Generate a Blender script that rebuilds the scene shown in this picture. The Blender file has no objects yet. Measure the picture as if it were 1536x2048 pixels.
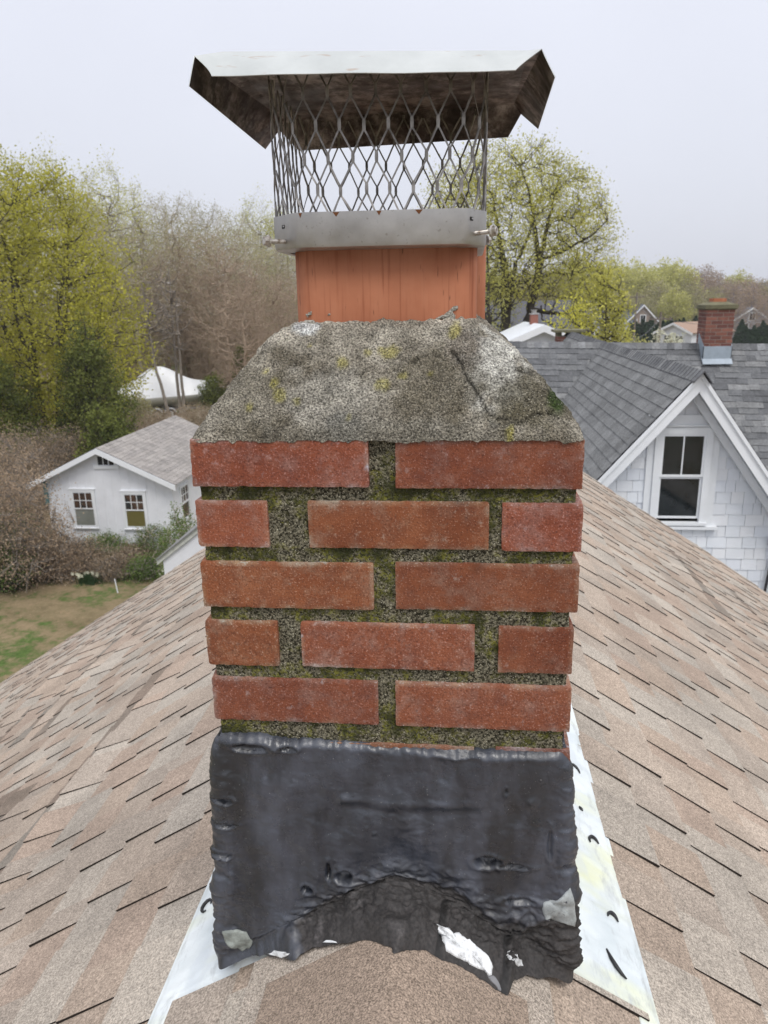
import bpy, bmesh, math, random
import numpy as np
from mathutils import Vector, Matrix
sc = bpy.context.scene
R = math.radians
rng = np.random.default_rng(7)

# ------------------------------------------------------------------ camera
F = 1500.0; PITCH = R(15.8); ROLL = R(1.07); YAW = R(5.8)
CAM = np.array([0.075, -0.86, 0.75])
fw = np.array([-math.sin(YAW)*math.cos(PITCH), math.cos(YAW)*math.cos(PITCH), -math.sin(PITCH)])
r0 = np.array([math.cos(YAW), math.sin(YAW), 0.0]); u0 = np.cross(r0, fw)
rt = r0*math.cos(ROLL)-u0*math.sin(ROLL); up = u0*math.cos(ROLL)+r0*math.sin(ROLL)
cd = bpy.data.cameras.new('camera'); co = bpy.data.objects.new('camera', cd)
sc.collection.objects.link(co)
m = Matrix(((rt[0], up[0], -fw[0], CAM[0]), (rt[1], up[1], -fw[1], CAM[1]), (rt[2], up[2], -fw[2], CAM[2]), (0, 0, 0, 1)))
co.matrix_world = m
cd.sensor_fit = 'VERTICAL'; cd.sensor_height = 36; cd.sensor_width = 27
cd.lens = F/2048*36; cd.clip_start = 0.02; cd.clip_end = 3000
cd.dof.use_dof = True; cd.dof.focus_distance = 0.92; cd.dof.aperture_fstop = 14.0
sc.camera = co

# ------------------------------------------------------------------ world, sun, exposure
W = bpy.data.worlds.new('World'); sc.world = W; W.use_nodes = True
nt = W.node_tree; nt.nodes.clear()
wo = nt.nodes.new('ShaderNodeOutputWorld'); bg = nt.nodes.new('ShaderNodeBackground')
sky = nt.nodes.new('ShaderNodeTexSky'); sky.sky_type = 'NISHITA'; sky.sun_disc = False
SUN_EL, SUN_AZ = R(58), R(150)      # azimuth clockwise from +Y
sky.sun_elevation = SUN_EL; sky.sun_rotation = SUN_AZ; sky.dust_density = 4; sky.air_density = 1.0
mul = nt.nodes.new('ShaderNodeMixRGB'); mul.blend_type = 'MULTIPLY'; mul.inputs[0].default_value = 1
mul.inputs[2].default_value = (0.1, 0.1, 0.1, 1)
nt.links.new(sky.outputs[0], mul.inputs[1])
tc = nt.nodes.new('ShaderNodeTexCoord'); sep = nt.nodes.new('ShaderNodeSeparateXYZ')
nt.links.new(tc.outputs['Generated'], sep.inputs[0])
cr = nt.nodes.new('ShaderNodeValToRGB')        # overcast cloud sheet: a little brighter up high
e = cr.color_ramp.elements
e[0].position = 0.0; e[0].color = (0.72, 0.74, 0.815, 1); e[1].position = 1.0; e[1].color = (1.45, 1.47, 1.55, 1)
x_ = cr.color_ramp.elements.new(0.18); x_.color = (0.79, 0.815, 0.905, 1)
x_ = cr.color_ramp.elements.new(0.34); x_.color = (0.825, 0.85, 0.95, 1)
nt.links.new(sep.outputs[2], cr.inputs[0])
cn = nt.nodes.new('ShaderNodeTexNoise'); cn.inputs['Scale'].default_value = 1.6; cn.inputs['Detail'].default_value = 4
nt.links.new(tc.outputs['Generated'], cn.inputs['Vector'])
cm = nt.nodes.new('ShaderNodeMapRange'); cm.inputs[1].default_value = 0.3; cm.inputs[2].default_value = 0.7
cm.inputs[3].default_value = 0.95; cm.inputs[4].default_value = 1.05
nt.links.new(cn.outputs['Fac'], cm.inputs[0])
cmul = nt.nodes.new('ShaderNodeVectorMath'); cmul.operation = 'SCALE'
nt.links.new(cr.outputs[0], cmul.inputs[0]); nt.links.new(cm.outputs[0], cmul.inputs['Scale'])
mixw = nt.nodes.new('ShaderNodeMixRGB'); mixw.inputs[0].default_value = 0.92
nt.links.new(mul.outputs[0], mixw.inputs[1]); nt.links.new(cmul.outputs[0], mixw.inputs[2])
nt.links.new(mixw.outputs[0], bg.inputs[0]); bg.inputs[1].default_value = 1.0
nt.links.new(bg.outputs[0], wo.inputs[0])
sl = bpy.data.lights.new('sun', 'SUN'); sl.energy = 1.6; sl.angle = R(25); sl.color = (1, 0.965, 0.91)
so = bpy.data.objects.new('sun', sl); sc.collection.objects.link(so)
sd = Vector((math.sin(SUN_AZ)*math.cos(SUN_EL), math.cos(SUN_AZ)*math.cos(SUN_EL), math.sin(SUN_EL)))
so.rotation_euler = sd.to_track_quat('Z', 'Y').to_euler()
sc.view_settings.view_transform = 'Standard'; sc.view_settings.look = 'None'
sc.view_settings.exposure = 0.08; sc.view_settings.gamma = 1.0
sc.view_settings.use_curve_mapping = False

# ------------------------------------------------------------------ helpers
_G = rng.normal(size=(4096, 3)); _G /= np.linalg.norm(_G, axis=1)[:, None]
def pn(p, seed=0):
    """gradient noise, p (n,3) -> about -1..1"""
    p = np.asarray(p, float); i = np.floor(p).astype(np.int64); f = p-i
    w = f*f*f*(f*(f*6-15)+10); out = 0
    for dx in (0, 1):
        for dy in (0, 1):
            for dz in (0, 1):
                h = ((i[:, 0]+dx)*73856093 ^ (i[:, 1]+dy)*19349663 ^ (i[:, 2]+dz)*83492791 ^ (seed*2654435 + 12345))
                h = (h ^ (h >> 13))*1274126177 & 0xffffffff
                g = _G[((h ^ (h >> 15)) & 4095)]
                d = g[:, 0]*(f[:, 0]-dx)+g[:, 1]*(f[:, 1]-dy)+g[:, 2]*(f[:, 2]-dz)
                out = out+d*(w[:, 0] if dx else 1-w[:, 0])*(w[:, 1] if dy else 1-w[:, 1])*(w[:, 2] if dz else 1-w[:, 2])
    return out*1.6
def fbm(p, scale, oct=4, seed=0, gain=0.5):
    p = np.asarray(p, float)*scale; a = 1; s = 0; t = 0
    for k in range(oct):
        s = s+a*pn(p, seed+k*17); t += a; a *= gain; p = p*2.03
    return s/t
def sstep(a, b, x): t = np.clip((x-a)/(b-a), 0, 1); return t*t*(3-2*t)
def ray(x, y): return fw+rt*(x-768)/F-up*(y-1024)/F
def ony(x, y, Y): d = ray(x, y); return CAM+d*(Y-CAM[1])/d[1]
def at(x, y, D): d = ray(x, y); return CAM+d*D/math.hypot(d[0], d[1])

COL = sc.collection
ORG = {}
def mesh(name, V, Fc, mats, parent=None, smooth=False, mi=None, col=None, colf=None):
    me = bpy.data.meshes.new(name)
    V = np.asarray(V, float).reshape(-1, 3)
    root = parent
    while root is not None and root.parent is not None: root = root.parent
    if root is not None: V = V-np.array(ORG.get(root.name, (0, 0, 0)))
    me.from_pydata(V.tolist(), [], Fc.tolist() if isinstance(Fc, np.ndarray) else [list(f) for f in Fc])
    for mt in (mats if isinstance(mats, (list, tuple)) else [mats]): me.materials.append(mt)
    if mi is not None: me.polygons.foreach_set('material_index', np.asarray(mi, np.int32))
    if smooth: me.polygons.foreach_set('use_smooth', np.ones(len(me.polygons), bool))
    if col is not None:
        a = me.color_attributes.new('Col', 'FLOAT_COLOR', 'POINT')
        c = np.ones((len(V), 4)); c[:, :3] = col; a.data.foreach_set('color', c.ravel())
    if colf is not None:     # per face tone -> corner attribute
        a = me.color_attributes.new('Col', 'FLOAT_COLOR', 'CORNER')
        n = np.array([len(p.vertices) for p in me.polygons]) if False else None
        lt = np.zeros(len(me.polygons), np.int32); me.polygons.foreach_get('loop_total', lt)
        c = np.ones((len(me.loops), 4)); c[:, :3] = np.repeat(np.asarray(colf), lt, axis=0); a.data.foreach_set('color', c.ravel())
    me.update()
    o = bpy.data.objects.new(name, me); COL.objects.link(o)
    if parent is not None: o.parent = parent
    return o
def tag(o, label=None, cat=None, group=None, kind=None):
    if label: o['label'] = label
    if cat: o['category'] = cat
    if group: o['group'] = group
    if kind: o['kind'] = kind
    return o
def thing(name, label, cat, loc=(0, 0, 0), group=None, rz=0):
    o = bpy.data.objects.new(name, None); COL.objects.link(o); o.location = loc; o.rotation_euler[2] = rz
    o.empty_display_size = 0.1
    ORG[o.name] = tuple(loc); return tag(o, label, cat, group)
def copy_tree(o, parent=None):
    c = o.copy(); COL.objects.link(c); c.parent = parent
    if o.name in ORG: ORG[c.name] = ORG[o.name]
    for ch in [x for x in o.children]: copy_tree(ch, c)
    return c
class MB:
    def __init__(s): s.V = []; s.F = []; s.M = []; s.C = []
    def add(s, V, Fc, m=0, c=(1, 1, 1)):
        b = len(s.V); s.V += [tuple(map(float, v)) for v in V]; s.C += [c]*len(V)
        s.F += [[b+i for i in f] for f in Fc]; s.M += [m]*len(Fc); return s
    def box(s, a, b, m=0, c=(1, 1, 1)):
        x0, y0, z0 = a; x1, y1, z1 = b
        V = [(x0, y0, z0), (x1, y0, z0), (x1, y1, z0), (x0, y1, z0), (x0, y0, z1), (x1, y0, z1), (x1, y1, z1), (x0, y1, z1)]
        return s.add(V, [(3, 2, 1, 0), (4, 5, 6, 7), (0, 1, 5, 4), (1, 2, 6, 5), (2, 3, 7, 6), (3, 0, 4, 7)], m, c)
    def bar(s, p, q, w, h, upv=(0, 0, 1), m=0):
        p = np.array(p, float); q = np.array(q, float); d = q-p; d /= np.linalg.norm(d)
        sx = np.cross(d, np.array(upv, float)); sx /= np.linalg.norm(sx); sz = np.cross(sx, d)
        V = []
        for e_ in (p, q):
            for a, b in ((-1, -1), (1, -1), (1, 1), (-1, 1)): V.append(e_+sx*w/2*a+sz*h/2*b)
        return s.add(V, [(3, 2, 1, 0), (4, 5, 6, 7), (0, 1, 5, 4), (1, 2, 6, 5), (2, 3, 7, 6), (3, 0, 4, 7)], m)
    def tube(s, pts, rad, n=6, m=0, caps=True):
        pts = [np.array(p, float) for p in pts]; rings = []
        if not hasattr(rad, '__len__'): rad = [rad]*len(pts)
        V = []
        for i, p in enumerate(pts):
            d = pts[min(i+1, len(pts)-1)]-pts[max(i-1, 0)]; d /= np.linalg.norm(d)+1e-9
            a = np.cross(d, (0.3, 0.2, 1) if abs(d[2]) < .9 else (1, 0.1, 0)); a /= np.linalg.norm(a); b = np.cross(d, a)
            for k in range(n):
                t = 2*math.pi*k/n; V.append(p+rad[i]*(a*math.cos(t)+b*math.sin(t)))
        Fc = []
        for i in range(len(pts)-1):
            for k in range(n): Fc.append((i*n+k, i*n+(k+1) % n, (i+1)*n+(k+1) % n, (i+1)*n+k))
        if caps: Fc.append(tuple(range(n-1, -1, -1))); Fc.append(tuple((len(pts)-1)*n+k for k in range(n)))
        return s.add(V, Fc, m)
    def poly(s, P, n, t, m=0):
        """polygon P extruded along -n by t"""
        P = [np.array(p, float) for p in P]; n = np.array(n, float); k = len(P)
        V = P+[p-n*t for p in P]
        return s.add(V, [tuple(range(k)), tuple(range(2*k-1, k-1, -1))]+[(i, k+i, k+(i+1) % k, (i+1) % k) for i in range(k)], m)
    def build(s, name, mats, parent=None, smooth=False):
        return mesh(name, s.V, s.F, mats, parent, smooth, s.M, col=np.array(s.C) if s.C else None)
def gridf(nu, nv, off=0, wrap=False):
    i = np.arange(nu-1)[:, None]; j = np.arange(nv-1)[None, :]
    a = (i*nv+j).ravel()+off
    return np.stack([a, a+nv, a+nv+1, a+1], 1)

# materials -----------------------------------------------------------
class Mt:
    def __init__(s, name, rough=0.8, metal=0.0, spec=0.5):
        s.m = bpy.data.materials.new(name); s.m.use_nodes = True; s.t = s.m.node_tree
        s.b = s.t.nodes['Principled BSDF']; s.b.inputs['Roughness'].default_value = rough
        s.b.inputs['Metallic'].default_value = metal; s.b.inputs['Specular IOR Level'].default_value = spec
        s.tc = s.t.nodes.new('ShaderNodeTexCoord'); s.o = s.tc.outputs['Object']
        s.nrm = None
    def L(s, a, b): s.t.links.new(a, b)
    def map(s, sx, sy, sz, rot=(0, 0, 0)):
        n = s.t.nodes.new('ShaderNodeMapping'); n.inputs['Scale'].default_value = (sx, sy, sz); n.inputs['Rotation'].default_value = rot
        s.L(s.o, n.inputs[0]); return n.outputs[0]
    def noise(s, scale, detail=3, rough=0.55, vec=None, dist=0):
        n = s.t.nodes.new('ShaderNodeTexNoise'); n.inputs['Scale'].default_value = scale
        n.inputs['Detail'].default_value = detail; n.inputs['Roughness'].default_value = rough; n.inputs['Distortion'].default_value = dist
        s.L(vec or s.o, n.inputs['Vector']); return n.outputs['Fac']
    def voro(s, scale, feat='F1', vec=None, out='Distance'):
        n = s.t.nodes.new('ShaderNodeTexVoronoi'); n.feature = feat; n.inputs['Scale'].default_value = scale
        s.L(vec or s.o, n.inputs['Vector']); return n.outputs[out]
    def ramp(s, fac, *stops):
        n = s.t.nodes.new('ShaderNodeValToRGB'); el = n.color_ramp.elements
        while len(el) > 1: el.remove(el[-1])
        for k, (p, c) in enumerate(stops):
            c = (c, c, c) if not hasattr(c, '__len__') else c
            x = el[0] if k == 0 else el.new(p)
            x.position = p; x.color = (*c, 1)
        s.L(fac, n.inputs[0]); return n.outputs[0]
    def mix(s, f, a, b, mode='MIX'):
        n = s.t.nodes.new('ShaderNodeMixRGB'); n.blend_type = mode
        for k, v in enumerate((f, a, b)):
            if isinstance(v, (int, float)): n.inputs[k].default_value = v if k == 0 else (v, v, v, 1)
            elif isinstance(v, tuple): n.inputs[k].default_value = (*v, 1)
            else: s.L(v, n.inputs[k])
        return n.outputs[0]
    def attr(s, name='Col'):
        n = s.t.nodes.new('ShaderNodeAttribute'); n.attribute_name = name; return n.outputs['Color'] if name == 'Col' else n.outputs['Fac']
    def rnd(s):
        n = s.t.nodes.new('ShaderNodeObjectInfo'); return n.outputs['Random']
    def base(s, c):
        if isinstance(c, tuple): s.b.inputs['Base Color'].default_value = (*c, 1)
        else: s.L(c, s.b.inputs['Base Color'])
        return s
    def rough(s, c): s.L(c, s.b.inputs['Roughness']); return s
    def bump(s, h, strength=0.5, dist=0.002):
        n = s.t.nodes.new('ShaderNodeBump'); n.inputs['Strength'].default_value = strength; n.inputs['Distance'].default_value = dist
        s.L(h, n.inputs['Height'])
        if s.nrm is not None: s.L(s.nrm, n.inputs['Normal'])
        s.nrm = n.outputs[0]; s.L(s.nrm, s.b.inputs['Normal']); return s

def paint(name, c, rough=0.6, var=0.12, scale=3, bs=0.15):
    k = Mt(name, rough); n = k.noise(scale, 5, 0.6); n2 = k.noise(scale*12, 3)
    k.base(k.mix(0.35, k.ramp(n, (0.3, tuple(x*(1-var) for x in c)), (0.7, tuple(min(1, x*(1+var*.5)) for x in c))),
                 k.ramp(n2, (0.3, tuple(x*(1-var) for x in c)), (0.65, c))))
    k.bump(n2, bs, 0.003); return k.m

# brick (foreground)
k = Mt('brick_red', 0.9, spec=0.25)
tone = k.noise(9, 4, 0.6); grain = k.noise(420, 2, 0.6); blot = k.noise(28, 4, 0.65); vs = k.voro(260); pal = k.noise(60, 5, 0.7)
c = k.ramp(tone, (0.3, (0.175, 0.051, 0.027)), (0.5, (0.25, 0.079, 0.039)), (0.72, (0.30, 0.110, 0.060)))
c = k.mix(k.ramp(blot, (0.42, 0.0), (0.66, 0.6)), c, (0.150, 0.052, 0.036))
c = k.mix(k.ramp(k.noise(14, 5, 0.7), (0.52, 0.0), (0.70, 0.6)), c, (0.35, 0.20, 0.15))
c = k.mix(k.ramp(k.noise(34, 5, 0.75), (0.52, 0.0), (0.75, 0.45)), c, (0.40, 0.27, 0.215))
c = k.mix(k.ramp(grain, (0.33, 0.55), (0.45, 0.0)), c, (0.07, 0.03, 0.025))
c = k.mix(k.ramp(grain, (0.60, 0.0), (0.70, 0.6)), c, (0.50, 0.28, 0.22))
c = k.mix(k.ramp(vs, (0.07, 0.5), (0.13, 0.0)), c, (0.50, 0.36, 0.29))
c = k.mix(k.ramp(pal, (0.60, 0.0), (0.72, 0.5)), c, (0.47, 0.36, 0.32))
at_ = k.attr(); c = k.mix(1.0, c, at_, 'MULTIPLY'); 
k.base(c).bump(grain, 0.6, 0.0012); k.bump(k.noise(130, 3), 0.5, 0.002); BRICK = k.m
# mortar: coarse sand, moss
def sandy(name, moss=True, dark=(0.025, 0.023, 0.014), light=(0.25, 0.23, 0.165), mossc=(0.17, 0.17, 0.022)):
    k = Mt(name, 0.95, spec=0.2)
    g = k.noise(330, 2, 0.7); v = k.voro(300); b = k.noise(40, 4, 0.65)
    c = k.ramp(g, (0.40, dark), (0.5, tuple((a+b_)/2 for a, b_ in zip(dark, light))), (0.62, light))
    c = k.mix(k.ramp(v, (0.13, 0.95), (0.21, 0.0)), c, (0.60, 0.57, 0.44))
    c = k.mix(k.ramp(k.noise(520, 1), (0.32, 0.8), (0.42, 0.0)), c, (0.025, 0.023, 0.016))
    if moss:
        mm = k.mix(1.0, k.ramp(k.noise(16, 4, 0.7), (0.45, 0.0), (0.57, 0.95)), k.ramp(k.noise(210, 3, 0.7), (0.44, 0.0), (0.54, 0.9)), 'MULTIPLY')
        c = k.mix(mm, c, k.ramp(k.noise(60, 3), (0.35, (0.05, 0.055, 0.012)), (0.5, mossc), (0.60, (0.34, 0.33, 0.05))))
        md = k.ramp(k.noise(16, 3, 0.7), (0.48, 0.0), (0.62, 0.8)); c = k.mix(md, c, (0.032, 0.036, 0.014))
    k.base(k.mix(1.0, c, k.attr(), 'MULTIPLY')); k.bump(g, 0.9, 0.003); k.bump(v, 0.5, 0.002); return k.m
MORTAR = sandy('mortar_mossy')
k = Mt('crown_concrete', 0.95, spec=0.2)
g = k.noise(430, 3, 0.75); v = k.voro(300); g2 = k.noise(60, 4, 0.7)
c = k.mix(1.0, k.attr(), k.ramp(g, (0.36, 0.22), (0.48, 0.85), (0.62, 1.75)), 'MULTIPLY')
c = k.mix(1.0, c, k.ramp(g2, (0.3, 0.6), (0.5, 1.0), (0.7, 1.25)), 'MULTIPLY')
c = k.mix(k.ramp(v, (0.10, 0.85), (0.18, 0.0)), c, (0.66, 0.62, 0.52))
c = k.mix(k.ramp(k.noise(260, 1), (0.28, 0.5), (0.36, 0.0)), c, (0.04, 0.036, 0.028))
k.base(c).bump(g, 1.0, 0.003); k.bump(v, 0.6, 0.003); CROWN = k.m
# clay flue
k = Mt('clay_flue', 0.8, spec=0.3)
st = k.noise(150, 3, 0.6, k.map(1, 1, 0.035)); tn = k.noise(12, 4); fl = k.noise(240, 2, 0.6, k.map(1, 1, 0.12))
c = k.ramp(tn, (0.3, (0.34, 0.120, 0.060)), (0.7, (0.45, 0.178, 0.095)))
c = k.mix(k.ramp(st, (0.32, 0.85), (0.46, 0.0)), c, (0.25, 0.075, 0.035))
c = k.mix(k.ramp(k.noise(60, 4, 0.7, k.map(1, 1, .15)), (0.5, 0.0), (0.75, 0.22)), c, (0.50, 0.24, 0.14))
c = k.mix(k.ramp(fl, (0.27, 0.85), (0.33, 0.0)), c, (0.12, 0.045, 0.025))
c = k.mix(k.ramp(k.noise(7, 4), (0.55, 0.0), (0.8, 0.35)), c, (0.60, 0.30, 0.18))
k.base(c).bump(st, 0.35, 0.001); CLAY = k.m
SOOT = paint('soot', (0.02, 0.018, 0.017), 0.95)
# galvanised / stainless
k = Mt('steel_band', 0.42, 0.85)
c = k.ramp(k.noise(18, 5, 0.6), (0.3, (0.40, 0.39, 0.385)), (0.7, (0.55, 0.54, 0.53)))
c = k.mix(k.ramp(k.noise(160, 3, 0.7), (0.62, 0.0), (0.74, 0.6)), c, (0.2, 0.17, 0.14))
k.base(c).rough(k.ramp(k.noise(35, 3), (0.3, 0.36), (0.7, 0.55))); k.bump(k.noise(9, 2), 0.2, 0.004); STEEL = k.m
k = Mt('steel_lid_top', 0.42, 0.4)
c = k.ramp(k.noise(14, 5, 0.6), (0.3, (0.44, 0.46, 0.45)), (0.7, (0.56, 0.58, 0.57)))
c = k.mix(k.ramp(k.noise(120, 2, 0.5, k.map(0.3, 1, 1)), (0.66, 0.0), (0.74, 0.5)), c, (0.35, 0.22, 0.14))
k.base(c); k.bump(k.noise(7, 2), 0.15, 0.004); LIDTOP = k.m
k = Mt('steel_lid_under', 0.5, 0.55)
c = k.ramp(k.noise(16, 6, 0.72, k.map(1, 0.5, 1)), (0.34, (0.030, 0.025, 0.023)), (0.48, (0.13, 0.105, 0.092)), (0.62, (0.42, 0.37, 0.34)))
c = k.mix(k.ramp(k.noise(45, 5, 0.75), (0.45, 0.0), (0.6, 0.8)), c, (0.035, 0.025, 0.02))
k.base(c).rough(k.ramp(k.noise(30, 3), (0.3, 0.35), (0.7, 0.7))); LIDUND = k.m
k = Mt('steel_mesh', 0.5, 0.6)
k.base(k.ramp(k.noise(60, 4), (0.35, (0.16, 0.15, 0.14)), (0.65, (0.42, 0.40, 0.38)))); MESHM = k.m
k = Mt('bolt_steel', 0.4, 0.6); k.base(k.ramp(k.noise(200, 3), (0.35, (0.20, 0.15, 0.11)), (0.55, (0.55, 0.52, 0.48)))); BOLTM = k.m
RUST = paint('rust', (0.16, 0.06, 0.02), 0.9)
# tar
k = Mt('roofing_tar', 0.4, spec=0.8)
c = k.mix(k.ramp(k.noise(15, 5, 0.6, k.map(1, 1, .45)), (0.42, 0.0), (0.64, 0.75)), k.attr(), (0.080, 0.089, 0.115))
c = k.mix(k.ramp(k.noise(9, 4, 0.6, k.map(1.3, 1, .6)), (0.50, 0.0), (0.64, 0.8)), c, (0.013, 0.014, 0.017))
c = k.mix(k.ramp(k.noise(500, 1), (0.76, 0.0), (0.78, 0.8)), c, (0.4, 0.4, 0.4))
k.base(k.mix(k.attr('Matte'), c, k.mix(1.0, k.attr(), k.ramp(k.noise(240, 3), (.35, .6), (.65, 1.9)), 'MULTIPLY'))); k.rough(k.mix(k.attr('Matte'), k.ramp(k.noise(30, 4, 0.6), (0.35, 0.20), (0.65, 0.45)), 0.78))
k.bump(k.noise(70, 6, 0.65, dist=1.2), 0.35, 0.003); TAR = k.m
# painted flashing
k = Mt('white_flashing', 0.45, spec=0.5)
c = k.ramp(k.noise(10, 4), (0.3, (0.60, 0.66, 0.68)), (0.7, (0.80, 0.84, 0.85)))
c = k.mix(k.ramp(k.noise(5, 3, 0.5, k.map(0.5, 2.0, 1, (0, 0, 0.5))), (0.52, 0.0), (0.68, 0.7)), c, (0.72, 0.74, 0.45))
c = k.mix(k.ramp(k.noise(26, 5, 0.75, k.map(1, 0.35, 1, (0, 0, 0.4))), (0.52, 0.0), (0.66, 0.6)), c, (0.40, 0.42, 0.42))
c = k.mix(k.ramp(k.noise(8, 3, 0.6, k.map(1.5, .6, 1, (0, 0, -.5))), (0.5, 0.0), (0.56, 0.35)), c, (0.55, 0.60, 0.66))
k.base(c); k.bump(k.noise(12, 4), 0.5, 0.006); FLASH = k.m
# asphalt shingles
def shingle_mat(name, gscale=330, gcon=1.0, r=0.95, smear=None):
    k = Mt(name, r, spec=0.2)
    g = k.noise(gscale, 2, 0.7); g2 = k.noise(gscale*.3, 3, 0.6)
    lo = 1-0.55*gcon; hi = 1+0.6*gcon
    c = k.mix(1.0, k.attr(), k.ramp(g, (0.32, lo), (0.5, 1.0), (0.68, hi)), 'MULTIPLY')
    c = k.mix(1.0, c, k.ramp(g2, (0.3, 0.82), (0.7, 1.15)), 'MULTIPLY')
    c = k.mix(1.0, c, k.ramp(k.noise(2.2, 6, 0.7), (0.3, 0.72), (0.6, 1.08)), 'MULTIPLY')
    k.base(c).bump(g, 0.5, 0.002); return k.m
SHING = shingle_mat('tan_shingle_granules', 300, 0.85)
SHCAP = shingle_mat('ridge_cap_granules', 400, 1.05)
GSHING = shingle_mat('grey_shingle_granules', 60, 0.45)
k = Mt('shingle_edge', 0.95, spec=0.1); k.base((0.03, 0.025, 0.022)); SHEDGE = k.m
k = Mt('grey_shingle_edge', 0.95, spec=0.1); k.base((0.055, 0.055, 0.058)); GEDGE = k.m
WHITE = paint('white_paint', (0.80, 0.82, 0.84), 0.55, 0.08, 2)
WSHAKE = paint('white_shake_paint', (0.74, 0.77, 0.80), 0.7, 0.1, 5, 0.3)
WBOARD = paint('white_board_siding', (0.80, 0.815, 0.85), 0.7, 0.1, 3)
k = Mt('window_glass', 0.06, spec=0.6); k.base(k.ramp(k.noise(3, 2), (0.4, (0.010, 0.013, 0.014)), (0.6, (0.022, 0.026, 0.028)))); GLASS = k.m
def flat(name, c, rough=0.8, var=0.2, scale=4): return paint(name, c, rough, var, scale)

print('materials ok')

# ================================================================== HOUSE UNDER THE CHIMNEY
S = 0.655; ZR = -0.042         # roof pitch, plane height at the ridge
YN, YF, EAVE = -2.0, 6.32, 6.0
def zroof(x): return -0.026-S*(np.sqrt(np.asarray(x)**2+0.0004)-0.02)
def onroof(px, py):
    d = ray(px, py); s = 1 if px > 800 else -1
    t = (-0.034+0.013-S*s*CAM[0]-CAM[2])/(d[2]+S*s*d[0]); return CAM+d*t

def shingles(O, U, D, N, ulen, dlen, expo, g, tones, lo=0.0035, hi=0.0085, wr=(0.07, 0.24), gap=0.0, skip=None,
             warp=None, phigh=0.5, start=0, seg=1, under=0.03, jit=0.004, lift_shade=None):
    """courses of laminated tabs: each cell is a thin wedge, thick at its lower edge"""
    O, U, D, N = [np.array(v, float) for v in (O, U, D, N)]
    V = []; Fc = []; M = []; Cc = []
    nr = int(math.ceil(dlen/expo))
    for r in range(start, nr):
        u = -g.uniform(0, wr[1]); high = False
        while u < ulen:
            high = not high
            w = g.uniform(*wr)*(1.0 if high else 0.85)
            a, b = max(u, 0), min(u+w, ulen); u += w
            if b-a < 0.015: continue
            d0, d1 = r*expo, (r+1)*expo
            if skip is not None:
                q = skip(a, b, d0, d1)
                if q is None: continue
                a, b = q
                if b-a < 0.01: continue
            d1 = d1+g.normal()*jit*0.4
            hl = hi if high else lo
            hl += g.normal()*0.0004
            t = tones[g.integers(len(tones))]; t = np.array(t)*g.uniform(0.96, 1.04)
            if lift_shade is not None: t = t*lift_shade((a+b)/2, r)
            aa, bb = a+gap/2, b-gap/2
            us = np.linspace(aa, bb, seg+1); base = len(V); n = len(us)
            hu = 0.0006+(0.0022 if high else 0)
            dt = max(d0-under, 0.004); rows = [(dt, hu-0.001), (d1, hl), (d1, -0.004)]
            for (dd, hh) in rows:
                for uu in us:
                    h = hh+(warp(uu, dd, r) if warp else 0)
                    V.append(O+U*uu+D*dd+N*h)
            # side bottoms
            for i in range(n-1):
                Fc.append((base+i, base+i+1, base+n+i+1, base+n+i)); M.append(0); Cc.append(t)
                Fc.append((base+n+i, base+n+i+1, base+2*n+i+1, base+2*n+i)); M.append(1); Cc.append(t)
            q = len(V)
            for uu in (us[0], us[-1]):
                V.append(O+U*uu+D*dt+N*(-0.006+(warp(uu, dt, r) if warp else 0)))
            Fc.append((base, base+n, base+2*n, q)); M.append(1); Cc.append(t)
            Fc.append((base+n-1, q+1, base+3*n-1, base+2*n-1)); M.append(1); Cc.append(t)
    return V, Fc, M, Cc

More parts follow.
